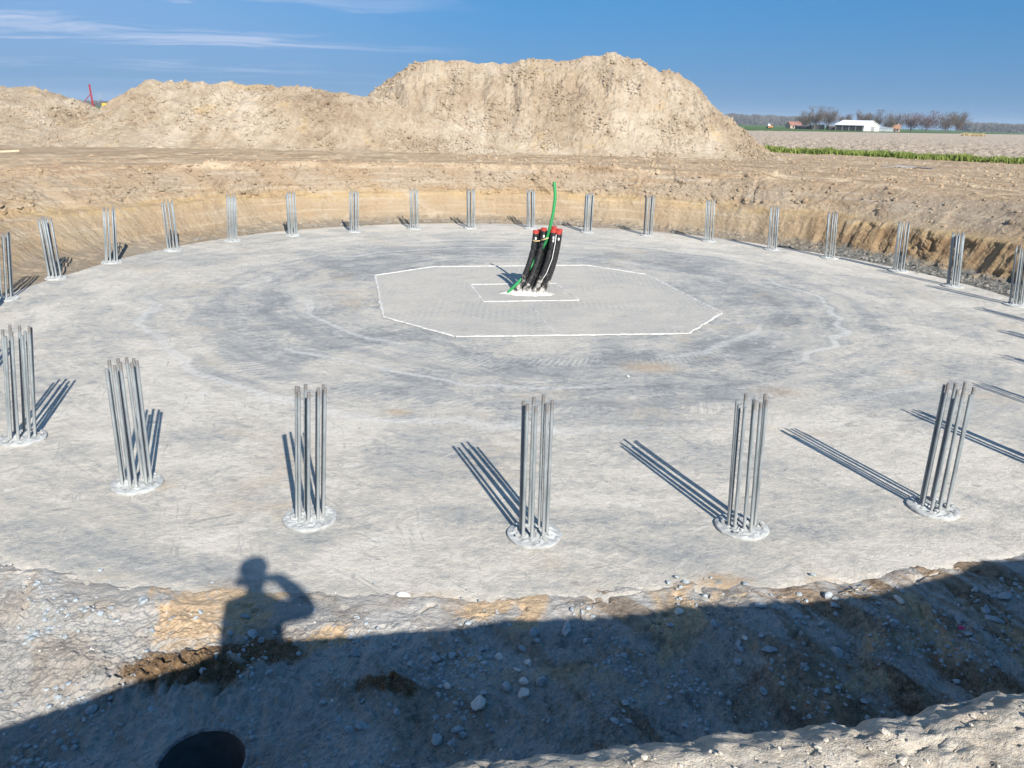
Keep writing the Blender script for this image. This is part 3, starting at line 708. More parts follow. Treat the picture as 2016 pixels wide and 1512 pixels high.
# ------------------------------------------------------------------ spoil heaps
HEAPS = []
def heap(name, label, crest, x0, x1, dx, front, back, seed, gully, foot_pts):
    X1 = np.arange(x0, x1, dx)
    cx = np.array([c[0] for c in crest]); cz = np.array([c[1] for c in crest]); cy = np.array([c[2] for c in crest])
    zc = np.interp(X1, cx, cz); yc = np.interp(X1, cx, cy)
    zc = zc + np.where(zc > 2.6, 0.10 * fbm(X1 * 0.9, X1 * 0, 4, seed) + 0.05 * fbm(X1 * 4, X1 * 0, 3, seed + 1), 0)
    yc = yc + 0.8 * fbm(X1 * 0.25, X1 * 0 + 3, 3, seed + 2)
    yf = np.interp(X1, [f[0] for f in foot_pts], [f[1] for f in foot_pts]) + 0.5 * fbm(X1 * 0.3, X1 * 0, 3, seed + 3)
    t = np.concatenate([np.linspace(-0.06, 1, 150), np.linspace(1, 2, 40)[1:]])
    T = np.repeat(t[None, :], len(X1), 0)
    yb = yc + back
    Y = np.where(T <= 1, yf[:, None] + (yc - yf)[:, None] * T, yc[:, None] + (yb - yc)[:, None] * (T - 1))
    tf = np.clip(T, 0, 1)
    sh = np.where(T <= 1, 0.86 * tf + 0.14 * np.sin(tf * math.pi / 2) ** 2, (1 - sstep(0, 1, T - 1)))
    base = 2.02
    Hh = np.maximum(zc - base, 0)[:, None]
    Xg = np.repeat(X1[:, None], len(t), 1)
    Z = base + Hh * sh
    env = np.sin(np.clip(T, 0, 2) / 2 * math.pi) ** 0.7 * np.clip(Hh / 2.0, 0, 1)
    sl = T * 7.0
    d = 0.55 * fbm(Xg * 0.28, sl * 0.22, 3, seed + 4)
    d = d + gully * 0.38 * ridged(Xg * 0.55 + 0.5 * fbm(Xg * 0.4, sl * 0.4, 2, seed + 5), sl * 0.16, 3, seed + 6) * sstep(0.1, 0.4, T)
    soft = 0.35 + 0.65 * sstep(-0.12, 0.18, fbm(Xg * 0.33, sl * 0.45, 3, seed + 14))      # slumped smooth faces between the broken ones
    d = d + soft * 0.24 * ridged(Xg * 1.3, sl * 0.9, 5, seed + 7, 0.6) + soft * 0.16 * fbm(Xg * 3.0, sl * 2.6, 4, seed + 8, 0.65)
    pk = np.clip(fbm(Xg * 1.1, sl * 1.0, 3, seed + 12) - 0.12, 0, 1); d = d - 0.9 * pk * np.clip(ridged(Xg * 2.5, sl * 2.5, 3, seed + 13), 0, 1)
    nearc = 0.35 + 0.65 * (1 - np.abs(T - 1)) ** 2
    d = d * env * np.where((T > 0.8) & (T < 1.25), 0.45, 1.0)
    cl_ = soft * (clods(Xg, sl, 0.5, seed + 9, 0.35) * 0.7 + clods(Xg, sl, 0.24, seed + 10, 0.5) * 0.9) * np.clip(Hh / 0.8, 0.25, 1)
    yn = -0.62; zn = 0.78
    Y = Y + d * yn; Z = Z + d * zn + cl_
    ap = sstep(0.0, -0.06, T); Z = Z - ap * 0.3
    edge = (Hh <= 0.02); Z = np.where(edge, base - 0.25, Z)
    HEAPS.append((Xg[:, 4:152], Y[:, 4:152], Z[:, 4:152], (Hh * np.ones_like(Z))[:, 4:152]))
    o = link(name, grid_mesh(name, Xg, Y, Z, smooth=False), M['heap'])
    return tag(o, label, 'sand heap')

def sky_pts(L, Y):
    return [(*(lambda p: (p[0], p[2]))(at_y(px, py, Y)), Y) for px, py in L]

big = sky_pts([(560, 330), (640, 260), (700, 215), (735, 180), (780, 150), (810, 132), (850, 124), (900, 122), (980, 128), (1040, 124), (1100, 125), (1150, 117), (1205, 107), (1260, 122), (1285, 138), (1300, 148), (1320, 143), (1365, 168), (1400, 210), (1440, 245), (1500, 300), (1530, 322)], 52.0)
heap('spoil_heap', 'tall pale sand heap rising to the peak right of centre behind the pit', big, big[0][0], big[-1][0], 0.085, 0, 9, 200, 1.0,
     [(-20, 46.0), (-8, 46.0), (0, 45.0), (8, 45.2), (14, 45.5), (22, 48)])
left = sky_pts([(-420, 168), (-200, 172), (0, 175), (60, 178), (100, 185), (150, 198), (198, 228), (230, 227), (254, 188), (290, 160), (350, 167), (450, 168), (560, 172), (640, 178), (690, 187), (760, 200), (830, 222), (900, 250), (980, 285), (1040, 315)], 46.0)
heap('spoil_heap', 'long lower sand ridge with a dip on the left behind the pit', left, left[0][0], left[-1][0], 0.09, 0, 8, 300, 0.6,
     [(-40, 34.0), (-26, 36.5), (-20, 38.5), (-14, 40.5), (-8, 42.5), (2, 43.0)])

# ------------------------------------------------------------------ pile heads with starter bars
def mat_bar():
    m, N, b = material('dusty_steel_bar', 0.55, 0.1, 0.5)
    p = N.obj(); z = N.sep(p)[2]
    nz = N.noise(N.v('MULTIPLY', p, (14, 14, 3.0)), 1.0, 4, 0.6)
    c = N.ramp(nz, [(0.3, (0.145, 0.165, 0.178)), (0.55, (0.225, 0.25, 0.262)), (0.75, (0.35, 0.375, 0.38))])
    tip = N.mr(N.m('ADD', z, N.m('MULTIPLY', nz, 0.10)), 1.36, 1.42)
    c = N.mix(N.m('MULTIPLY', tip, 0.65), c, (0.16, 0.13, 0.11))
    low = N.mr(N.m('ADD', z, N.m('MULTIPLY', nz, 0.5)), 0.55, 0.2)
    c = N.mix(N.m('MULTIPLY', low, 0.5), c, (0.42, 0.425, 0.415))
    N.put(b.inputs['Base Color'], c)
    return m
M['bar'] = mat_bar()
M['cap'] = simple('pile_concrete', (0.37, 0.38, 0.375), 0.9, var=0.22, scale=9, bump=0.5)
M['rubble'] = simple('broken_concrete', (0.34, 0.35, 0.345), 0.9, var=0.3, scale=18, bump=0.5)

def bar_mesh(length, rad, ribbed):
    if ribbed:
        dz = 0.0065; n = 9; nz = int(length / dz); pitch = 0.022
        zz = np.linspace(-0.02, length, nz)
        k = np.arange(n) * 2 * math.pi / n
        Z = np.repeat(zz[:, None], n, 1); K = np.repeat(k[None, :], nz, 0)
        rr = rad * (0.90 + 0.22 * np.clip(np.sin(2 * math.pi * Z / pitch + K * 1.0), 0, 1) ** 2)
    else:
        n = 7; zz = np.linspace(-0.02, length, 3); k = np.arange(n) * 2 * math.pi / n
        Z = np.repeat(zz[:, None], n, 1); K = np.repeat(k[None, :], 3, 0); rr = rad + 0 * Z
    nz = len(zz)
    V = np.stack([rr * np.cos(K), rr * np.sin(K), Z], -1).reshape(-1, 3)
    fs = []
    for i in range(nz - 1):
        for j in range(n):
            j2 = (j + 1) % n; fs.append((i * n + j, i * n + j2, (i + 1) * n + j2, (i + 1) * n + j))
    fs.append(tuple((nz - 1) * n + j for j in range(n)))
    me = bpy.data.meshes.new('rebar'); me.from_pydata(V.tolist(), [], fs)
    me.polygons.foreach_set('use_smooth', np.array([len(p.vertices) == 4 for p in me.polygons])); me.update()
    me.materials.append(M['bar']); return me
BARS_NEAR = [bar_mesh(1.40, 0.0182, True), bar_mesh(1.34, 0.0182, True), bar_mesh(1.43, 0.0175, True)]
BARS_FAR = [bar_mesh(1.40, 0.0195, False), bar_mesh(1.34, 0.0195, False), bar_mesh(1.43, 0.0185, False)]

def stone_mesh(seed, sub=2, rough=0.22, cuts=6, name='stone'):
    rg = random.Random(seed); bm = bmesh.new(); bmesh.ops.create_icosphere(bm, subdivisions=sub, radius=1.0)
    planes = [(Vector((rg.gauss(0, 1), rg.gauss(0, 1), rg.gauss(0, 1))).normalized(), rg.uniform(0.42, 0.8)) for _ in range(cuts)]
    for v in bm.verts:
        for nrm, d in planes:
            e = v.co.dot(nrm) - d
            if e > 0: v.co -= nrm * e * 0.92
        v.co *= 1 + rg.uniform(-rough, rough) * 0.25
    me = bpy.data.meshes.new(name); bm.to_mesh(me); bm.free(); return me

def cap_meshes(seed):
    rg = random.Random(seed); n = 40
    jit = [0.012 * math.sin(k * 0.9 + seed) + rg.uniform(-.012, .012) for k in range(n)]
    mb = MB(); prof = [(0.272, -0.03), (0.276, 0.010), (0.272, 0.020), (0.25, 0.025), (0.215, 0.026), (0.19, 0.030), (0.14, 0.036), (0.08, 0.044), (0.0, 0.046)]
    mb.lathe(prof, n, jit=jit)
    vs = []
    for i, v in enumerate(mb.v):
        rr = math.hypot(v[0], v[1]); vs.append((v[0], v[1], v[2] + (rg.uniform(-.009, .012) if 0.02 < rr < 0.25 else 0)))
    mb.v = vs
    cap = mb.mesh('pile_cap', False); cap.materials.append(M['cap'])
    ru = MB()
    for i in range(26):
        st_ = stone_mesh(seed * 50 + i, 1, 0.3, 4); a = rg.uniform(0, 6.28); d = rg.uniform(0.02, 0.215); s = rg.uniform(0.010, 0.030)
        rot = Matrix.Rotation(rg.uniform(0, 6.28), 3, 'Z')
        vv = [rot @ (v.co * s) for v in st_.vertices]
        ru.add([(q.x * 1.2 + d * math.cos(a), q.y + d * math.sin(a), q.z * 0.9 + 0.042) for q in vv], [tuple(p.vertices) for p in st_.polygons])
        bpy.data.meshes.remove(st_)
    rub = ru.mesh('broken_concrete', False); rub.materials.append(M['rubble'])
    return cap, rub
CAPS = [cap_meshes(s) for s in (1, 2, 3, 4)]

ORD = ['first', 'second', 'third', 'fourth', 'fifth', 'sixth', 'seventh', 'eighth', 'ninth', 'tenth', 'eleventh', 'twelfth', 'thirteenth', 'fourteenth', 'fifteenth', 'sixteenth', 'seventeenth', 'eighteenth']
FAR_P = [((10, 588), (8, 463)), ((108, 547), (87, 435)), ((220, 516), (217, 417)), ((341, 492), (328, 402)), ((458, 474), (456, 389)), ((577, 463), (572, 383)), ((698, 456), (697, 382)), ((816, 450), (814, 376)), ((927, 449), (926, 378)),
         ((1045, 449), (1045, 377)), ((1157, 457), (1161, 384)), ((1275, 463), (1280, 389)), ((1395, 474), (1398, 399)), ((1520, 491), (1524, 410)), ((1633, 507), (1638, 424)), ((1768, 533), (1779, 437)), ((1875, 563), (1882, 459)), ((2000, 600), (2014, 490))]
NEAR_P = [((45, 862), (37, 652)), ((270, 952), (242, 726)), ((610, 1020), (610, 757)), ((1052, 1052), (1060, 803)), ((1460, 1037), (1482, 775)), ((1838, 1000), (1888, 766))]
PG = 'concrete pile heads with starter bars ringed round the slab'
pile_xy = []
def pile(x, y, lean, label, seed, near_):
    rg = random.Random(seed)
    o = empty('pile_head', (x, y, SLAB_Z - 0.004), rg.uniform(0, 6.28)); tag(o, label, 'pile head', PG); pile_xy.append((x, y))
    cap, rub = CAPS[seed % 4]
    link('pile_cap', cap, None, o); tag(link('broken_concrete', rub, None, o), kind='stuff')
    if not near_: lean = lean * 0.85
    # lean is along world x: turn it into the local frame
    rz = o.rotation_euler.z
    lx, ly = lean * math.cos(-rz) , lean * math.sin(-rz)
    a0 = rg.uniform(0, 6.28)
    for k in range(9):
        a = a0 + k * math.pi * 2 / 9 + rg.uniform(-0.16, 0.16); rr = rg.uniform(0.125, 0.15)
        me = (BARS_NEAR if near_ else BARS_FAR)[rg.choice((0, 0, 1, 2))]
        b = link('rebar', me, None, o, (rr * math.cos(a), rr * math.sin(a), 0.03))
        b.rotation_euler = (-ly - rg.uniform(-.011, .011) , lx + rg.uniform(-.011, .011), rg.uniform(0, 6.28))
        b.rotation_mode = 'ZYX'
        tilt = Vector((lx + rg.uniform(-.010, .010), ly + rg.uniform(-.010, .010), 1.0)).normalized()
        b.rotation_mode = 'QUATERNION'; b.rotation_quaternion = Vector((0, 0, 1)).rotation_difference(tilt) @ Quaternion((0, 0, 1), rg.uniform(0, 6.28))
    return o
def lean_of(bp, tp):
    b = at(*bp, 0.0); t = at_y(*tp, b[1]); return float(np.clip((t[0] - b[0]) / 1.4, -0.12, 0.12))
for i, (bp, tp) in enumerate(FAR_P):
    b = at(*bp, SLAB_Z)
    pile(b[0], b[1], lean_of(bp, tp), 'pile head with steel bars, %s from the left along the far pit wall' % ORD[i], 10 + i, i in (0, 17))
NL = ['cut by the left edge', 'second from the left, leaning left', 'third from the left', 'fourth from the left, below the conduits', 'fifth from the left, leaning slightly right', 'rightmost of the near row, leaning right']
for i, (bp, tp) in enumerate(NEAR_P):
    b = at(*bp, SLAB_Z)
    pile(b[0], b[1], lean_of(bp, tp), 'pile head with tall ribbed bars in near row, %s' % NL[i], 40 + i, True)
# the ring goes on past both sides of the picture; these cast their shadows into it
for i, a in enumerate((302.9, 314.2, 325.5, 336.8, 348.2)):
    pile(CXY[0] + RING * math.cos(R(a)), CXY[1] + RING * math.sin(R(a)), 0.0, 'pile head past the right edge, %s one away from the viewer' % ORD[i], 60 + i, True)
for i, a in enumerate((201.5, 212.6, 223.5)):
    pile(CXY[0] + RING * math.cos(R(a)), CXY[1] + RING * math.sin(R(a)), 0.0, 'pile head past the left edge, %s one towards the viewer' % ORD[i], 70 + i, True)

# ------------------------------------------------------------------ conduits in the middle
def mat_pipe():
    m, N, b = material('black_conduit', 0.6, 0, 0.4)
    p = N.pos(); z = N.sep(p)[2]
    nz = N.noise(p, 9.0, 6, 0.7); n2 = N.noise(p, 30, 4, 0.7)
    dust = N.m('ADD', N.mr(z, 0.75, 0.0, 0.0, 0.32), N.m('MULTIPLY', N.m('SUBTRACT', nz, 0.5), 1.3))
    c = N.mix(N.mr(dust, 0.16, 0.42), (0.012, 0.012, 0.013), (0.42, 0.40, 0.37))
    c = N.mix(N.m('MULTIPLY', N.mr(n2, 0.52, 0.7), 0.25), c, (0.30, 0.29, 0.27))
    N.put(b.inputs['Base Color'], c)
    N.put(b.inputs['Roughness'], N.mr(dust, 0.1, 0.4, 0.5, 0.9))
    return m
M['pipe'] = mat_pipe()
M['red'] = simple('red_plastic', (0.40, 0.045, 0.03), 0.4, var=0.12, spec=0.5)
M['green'] = simple('green_plastic', (0.02, 0.235, 0.065), 0.5, var=0.12, spec=0.5, scale=3)
M['rope'] = simple('pale_rope', (0.55, 0.40, 0.22), 0.9, var=0.2, scale=40)
M['sticker'] = simple('white_print', (0.75, 0.75, 0.73), 0.6, var=0.08)
bundle = empty('cable_conduit', (0.25, 18.5, SLAB_Z)); tag(bundle, 'bundle of black cable conduits with red caps curving up from the slab centre', 'conduits')
BO = Vector((0.25, 18.5, SLAB_Z))
def conduit_path(b, t, n=22):
    """leaves the slab leaning right and turns upright"""
    b = Vector(b); t = Vector(t); h = t.z - b.z
    p1 = b + Vector(((t.x - b.x) * 0.62, (t.y - b.y) * 0.6, h * 0.33)); p2 = b + Vector(((t.x - b.x) * 0.93, (t.y - b.y), h * 0.62))
    out = []
    for i in range(n):
        s = i / (n - 1); out.append(b * (1 - s) ** 3 + p1 * 3 * s * (1 - s) ** 2 + p2 * 3 * s * s * (1 - s) + t * s ** 3)
    return out
def wp(px, py, Y): return Vector(at_y(px, py, Y)) - BO
PIPES = [((1012, 579), 18.42, (1055, 455), 18.42), ((1027, 580), 18.36, (1071, 450), 18.50), ((1047, 580), 18.36, (1090, 453), 18.36), ((1061, 578), 18.42, (1100, 456), 18.38),
         ((1022, 572), 18.62, (1064, 453), 18.66), ((1040, 571), 18.66, (1079, 456), 18.64), ((1054, 571), 18.64, (1091, 447), 18.60), ((1066, 572), 18.60, (1102, 452), 18.60)]
for i, (bp, by, tp, ty) in enumerate(PIPES):
    b = wp(*bp, by); b.z = -0.03; t = wp(*tp, ty)
    path = conduit_path(b, t)
    mb = MB(); mb.tube(path, 0.066, 16); c_ = mb.build('conduit', M['pipe'], bundle, True)
    d = (path[-1] - path[-2]).normalized()
    cm = MB(); cm.tube([path[-1] - d * 0.055, path[-1] - d * 0.05, path[-1] + d * 0.010, path[-1] + d * 0.018], [0.067, 0.0695, 0.0695, 0.058], 16); cm.build('end_cap', M['red'], c_, False)
    if i in (0, 1, 2, 3):
        q = path[-3]; s_ = MB()
        for k, dz in enumerate((0.0, -0.07) if i == 2 else (0.0,)):
            vs = []
            for a in (-1.85, -1.6, -1.35):
                for zz in (-0.028, 0.028): vs.append((q.x + 0.0675 * math.cos(a + 0.25), q.y + 0.0675 * math.sin(a + 0.25), q.z + zz + dz))
            s_.add(vs, [(0, 2, 3, 1), (2, 4, 5, 3)])
        s_.build('sticker', M['sticker'], c_, True)
# thin pull cord running down the front, rope tie round the top, mortar at the foot
cb = wp(1057, 566, 18.28); ct = wp(1095, 462, 18.28); ct2 = wp(1087, 510, 18.27)
mbq = MB(); mbq.tube([ct, wp(1093, 480, 18.27), ct2, wp(1076, 538, 18.26), cb], 0.0075, 6); mbq.build('pull_cord', M['sticker'], bundle, True)
rp = MB(); rp.tube([wp(1049, 473, 18.36), wp(1054, 475, 18.33), wp(1063, 474, 18.34)], 0.014, 6); rp.tube([wp(1064, 473, 18.36), wp(1072, 471, 18.30), wp(1080, 468, 18.27)], [0.012, 0.02, 0.012], 6)
rp.build('rope_tie', M['rope'], bundle, True)
mo = MB(); nn = 36
rg = random.Random(8)
vs = [(0.0, 0.0, 0.10)]
for ri, (rr, hh) in enumerate(((0.2, 0.09), (0.33, 0.05), (0.45, 0.02), (0.55, 0.002))):
    for k in range(nn):
        w = 6.2831853 * k / nn; q = rr * (1 + rg.uniform(-.16, .16)); vs.append((q * 1.15 * math.cos(w), q * 0.55 * math.sin(w), hh + rg.uniform(0, 0.03) * (hh > 0.01)))
fs = [(0, 1 + k, 1 + (k + 1) % nn) for k in range(nn)]
for ri in range(3):
    for k in range(nn): fs.append((1 + ri * nn + k, 1 + (ri + 1) * nn + k, 1 + (ri + 1) * nn + (k + 1) % nn, 1 + ri * nn + (k + 1) % nn))
mo.add(vs, fs); mo.build('mortar_fillet', M['chalk'], bundle, True, loc=(0.02, -0.02, 0.004))
# green duct threaded through the bundle
gp = [wp(1000, 576, 18.38), wp(1012, 564, 18.38), wp(1026, 550, 18.40), wp(1036, 538, 18.46), wp(1055, 510, 18.56), wp(1068, 488, 18.50), wp(1075, 474, 18.44), wp(1082, 450, 18.38), wp(1087, 430, 18.38), wp(1091, 405, 18.40), wp(1093, 385, 18.42), wp(1092, 370, 18.44), wp(1091, 358, 18.46)]
fine_ = []
for i in range(len(gp) - 1):
    p0, p1, p2, p3 = gp[max(i - 1, 0)], gp[i], gp[i + 1], gp[min(i + 2, len(gp) - 1)]
    for k in range(6):
        s = k / 6; fine_.append(0.5 * ((2 * p1) + (p2 - p0) * s + (2 * p0 - 5 * p1 + 4 * p2 - p3) * s * s + (3 * p1 - p0 - 3 * p2 + p3) * s ** 3) + BO)
fine_.append(gp[-1] + BO); fine_[0].z = -0.02
gm = MB(); gm.tube(fine_, 0.036, 12); gd = gm.build('green_duct', M['green'], None, True)
tag(gd, 'bright green plastic duct rising high above the black conduits', 'duct')

# ------------------------------------------------------------------ mortar tub
M['tub'] = simple('black_rubber', (0.03, 0.03, 0.032), 0.6, var=0.45, scale=6, spec=0.4)
M['tub_dust'] = simple('dusty_rim', (0.20, 0.205, 0.21), 0.8, var=0.5, scale=22)
tx, ty_ = -1.72, 3.62
tz = float(H_near(np.array([tx]), np.array([ty_]))[0]) - 0.02
tub = empty('mortar_tub', (tx, ty_, tz), 0.3); tag(tub, 'black rubber mortar tub at the bottom edge in the shade', 'tub')
tub.rotation_euler = (R(3), R(-2), 0.3)
HT = 0.42 - tz
mb = MB(); mb.lathe([(0.0, 0.0), (0.17, 0.0), (0.185, 0.02), (0.25, HT - 0.02), (0.243, HT - 0.02), (0.178, 0.03), (0.0, 0.025)], 48); mb.build('bowl', M['tub'], tub, True)
mb = MB(); mb.lathe([(0.249, HT - 0.03), (0.266, HT - 0.026), (0.266, HT - 0.008), (0.262, HT + 0.003), (0.249, HT + 0.003), (0.241, HT - 0.012)], 48); mb.build('rim', M['tub_dust'], tub, True)
sm = stone_mesh(991, 2, 0.4, 5); sm.materials.append(M['rubble'])
o = link('dried_mortar_lump', sm, None, None); o.scale = (0.035, 0.028, 0.02); o.location = (tx + 0.03, ty_ + 0.05, tz + 0.06); tag(o, 'small pale crumb of mortar inside the black tub', 'mortar crumb')

# ------------------------------------------------------------------ stones, gravel and crumbs
def mat_stone(name, lo, hi):
    m, N, b = material(name, 0.85, 0, 0.3); p = N.pos()
    nz = N.noise(p, 22, 6, 0.7); N.put(b.inputs['Base Color'], N.ramp(nz, [(0.33, lo), (0.67, hi)])); N.put(b.inputs['Normal'], N.bump(nz, 0.6, 0.01)); return m
M['pale'] = mat_stone('pale_stone', (0.45, 0.425, 0.385), (0.68, 0.655, 0.61))
M['blue'] = mat_stone('blue_grey_rubble', (0.21, 0.245, 0.27), (0.40, 0.435, 0.455))
M['brown'] = mat_stone('brown_clod', (0.13, 0.09, 0.055), (0.30, 0.215, 0.135))
M['white'] = mat_stone('white_chip', (0.55, 0.54, 0.51), (0.75, 0.74, 0.70))
SM = []
for k in range(8):
    SM.append(stone_mesh(500 + k, 2, 0.15, 10))
for m_ in SM: m_.materials.append(M['blue'])
def stone(px, py, w, h, mk, label, seed, flat=0.75, name='stone', cat='stone', group=None):
    rg = random.Random(seed); p = on_near(px, py) if py > 1120 else at(px, py, SLAB_Z)
    z_ = max(p[2], SLAB_Z if p[1] > np.interp(p[0], SLAB_F[:, 0], SLAB_F[:, 1]) + 0.1 else -9)
    dist = float(np.dot(np.array([p[0], p[1], z_ - CAMH]), cF)); s = dist / FPX
    me = SM[rg.randrange(8)].copy(); me.materials.clear(); me.materials.append(M[mk])
    o = link(name, me); a = w * s / 2; bq = max(h * s / 2, a * 0.45)
    o.scale = (a, bq * 1.05, min(a, bq) * flat); o.location = (p[0], p[1], z_ + min(a, bq) * flat * 0.55)
    o.rotation_euler = (rg.uniform(-.25, .25), rg.uniform(-.25, .25), rg.uniform(-.3, .3))
    return tag(o, label, cat, group)
stone(944, 1390, 37, 44, 'pale', 'largest pale stone on the shaded ground in front of the slab', 1, 0.9)
stone(1030, 1370, 27, 31, 'pale', 'pale angular stone right of the largest pale stone', 2, 0.9)
stone(1031, 1345, 23, 20, 'pale', 'pale rounded stone just behind the pale angular one', 3)
stone(880, 1354, 19, 17, 'pale', 'small pale stone left of and behind the largest pale stone', 4)
stone(1039, 1308, 20, 21, 'pale', 'rounded pale stone, farthest of the pale stones', 5)
stone(1018, 1320, 24, 11, 'pale', 'narrow pale stone leaning by the farthest pale stone', 6, 0.6)
stone(984, 1295, 19, 14, 'pale', 'low pale stone left of the farthest pale stones', 7)
stone(997, 1357, 25, 27, 'blue', 'blue-grey broken lump beside the pale stones', 8)
stone(1115, 1243, 27, 50, 'blue', 'oblong blue-grey concrete block at the edge of the shadow', 9, 0.8, 'concrete_block', 'block')
stone(793, 1176, 32, 17, 'white', 'flat white concrete chip lying on the sunlit slab edge', 10, 0.5, 'concrete_chip', 'chip')
stone(857, 1300, 28, 22, 'blue', 'cracked blue-grey lump below the white chip', 11)
stone(947, 1281, 22, 19, 'blue', 'blue-grey stone between the cracked lump and the oblong block', 12)
stone(808, 1311, 18, 17, 'blue', 'blue-grey stone left of the cracked lump', 13)
stone(1030, 1279, 30, 18, 'blue', 'broad flat blue-grey stone left of the oblong block', 14, 0.5)
stone(1057, 1264, 18, 14, 'blue', 'small blue-grey stone next to the oblong block', 15)
stone(1498, 1194, 31, 14, 'blue', 'flat blue-grey stone on the shadow line below the ochre stain', 16)
stone(1599, 1137, 14, 9, 'blue', 'small grey chip out on the sunlit slab right of the ochre stain', 17)
stone(1535, 1177, 16, 10, 'brown', 'dark flake just right of the ochre stain', 18, 0.5)
stone(1336, 1207, 20, 18, 'pale', 'grey stone on the shadow line left of the ochre stain', 19)
stone(1465, 1258, 14, 16, 'pale', 'light stone in the rut below the flat blue-grey stone', 20)
stone(1498, 1253, 17, 15, 'blue', 'blue-grey stone right of the light stone in the rut', 21)
stone(1514, 1282, 44, 15, 'blue', 'long dark blue-grey stone lying across the rut', 22, 0.8)
stone(1616, 1231, 22, 14, 'blue', 'blue-grey stone in the middle of the right-hand rubble', 23)
stone(1771, 1185, 14, 30, 'pale', 'upright thin slab of rubble on the right', 24, 0.9)
stone(1955, 1222, 44, 14, 'blue', 'wide flat blue-grey slab of rubble at the far right', 25, 0.6)
stone(1759, 1228, 24, 16, 'blue', 'blue-grey rubble lump below the upright thin slab', 26)
stone(1583, 1228, 16, 12, 'blue', 'blue-grey stone left of the middle of the right-hand rubble', 27)
stone(1672, 1314, 19, 13, 'brown', 'dark brown clod on the pale trampled patch at lower right', 28, name='clod', cat='clod')
stone(1664, 1388, 13, 9, 'pale', 'pale pebble just behind the near sand bank', 29)
stone(1236, 742, 8, 6, 'white', 'single white chip in the middle of the slab', 30)
# many more that nothing tells apart
rgp = np.random.RandomState(4)
cnt = 0
while cnt < 270:
    x = rgp.uniform(-4.3, 5.6); y = rgp.uniform(3.5, 6.4)
    if y > np.interp(x, SLAB_F[:, 0], SLAB_F[:, 1]) - 0.05 or y < np.interp(x, EDGE[:, 0], EDGE[:, 1]) + 1.3: continue
    if x < 0.2 and rgp.rand() < 0.65: continue
    dens = 0.5 + fbm(np.array([x * 1.1]), np.array([y * 1.1]), 2, 700)[0]
    if rgp.rand() > dens: continue
    s = 0.015 + 0.042 * rgp.rand() ** 2.2
    z = float(H_near(np.array([x]), np.array([y]))[0])
    o = link('stone', SM[rgp.randint(8)])
    o.scale = (s * rgp.uniform(0.8, 1.5), s * rgp.uniform(0.7, 1.2), s * rgp.uniform(0.5, 0.9)); o.location = (x, y, z + s * 0.35)
    o.rotation_euler = (rgp.uniform(-.5, .5), rgp.uniform(-.5, .5), rgp.uniform(0, 6.28))
    tag(o, 'small blue-grey stone among the loose rubble in front of the slab', 'stone', 'loose stones on the ground in front of the slab'); cnt += 1

def scatter(name, label, X, Y, Z, Sz, mat, seed, flat=0.7):
    """one mesh of many crumbs"""
    rs = np.random.RandomState(seed)
    t = (1 + 5 ** .5) / 2
    V0 = np.array([(-1, t, 0), (1, t, 0), (-1, -t, 0), (1, -t, 0), (0, -1, t), (0, 1, t), (0, -1, -t), (0, 1, -t), (t, 0, -1), (t, 0, 1), (-t, 0, -1), (-t, 0, 1)]) / 1.9
    F0 = np.array([(0, 11, 5), (0, 5, 1), (0, 1, 7), (0, 7, 10), (0, 10, 11), (1, 5, 9), (5, 11, 4), (11, 10, 2), (10, 7, 6), (7, 1, 8), (3, 9, 4), (3, 4, 2), (3, 2, 6), (3, 6, 8), (3, 8, 9), (4, 9, 5), (2, 4, 11), (6, 2, 10), (8, 6, 7), (9, 8, 1)])
    V1 = np.array([(1, 0, 0), (-1, 0, 0), (0, 1, 0), (0, -1, 0), (0, 0, 1), (0, 0, -1)], float)
    F1 = np.array([(0, 2, 4), (2, 1, 4), (1, 3, 4), (3, 0, 4), (2, 0, 5), (1, 2, 5), (3, 1, 5), (0, 3, 5)])
    cut = np.quantile(Sz, 0.66); VV = []; FF = []; off = 0
    for (Vb, Fb, sel) in ((V0, F0, Sz > cut), (V1, F1, Sz <= cut)):       # the small ones get by with eight faces
        n = int(sel.sum()); k = len(Vb)
        if n == 0: continue
        V = np.repeat(Vb[None], n, 0) * (1 + rs.uniform(-.32, .32, (n, k, 3)))
        V = V * np.stack([rs.uniform(.7, 1.4, n), rs.uniform(.7, 1.2, n), rs.uniform(.5, .9, n) * flat / 0.7], -1)[:, None, :] * Sz[sel][:, None, None]
        a = rs.uniform(0, 6.28, n); c, s = np.cos(a)[:, None], np.sin(a)[:, None]
        Vx = V[:, :, 0] * c - V[:, :, 1] * s; Vy = V[:, :, 0] * s + V[:, :, 1] * c
        VV.append(np.stack([Vx + X[sel][:, None], Vy + Y[sel][:, None], V[:, :, 2] + Z[sel][:, None]], -1).reshape(-1, 3))
        FF.append((Fb[None] + k * np.arange(n)[:, None, None]).reshape(-1, 3) + off); off += n * k
    return tag(link(name, raw_mesh(name, np.concatenate(VV), np.concatenate(FF), False), mat), label, name.replace('_', ' '), kind='stuff')
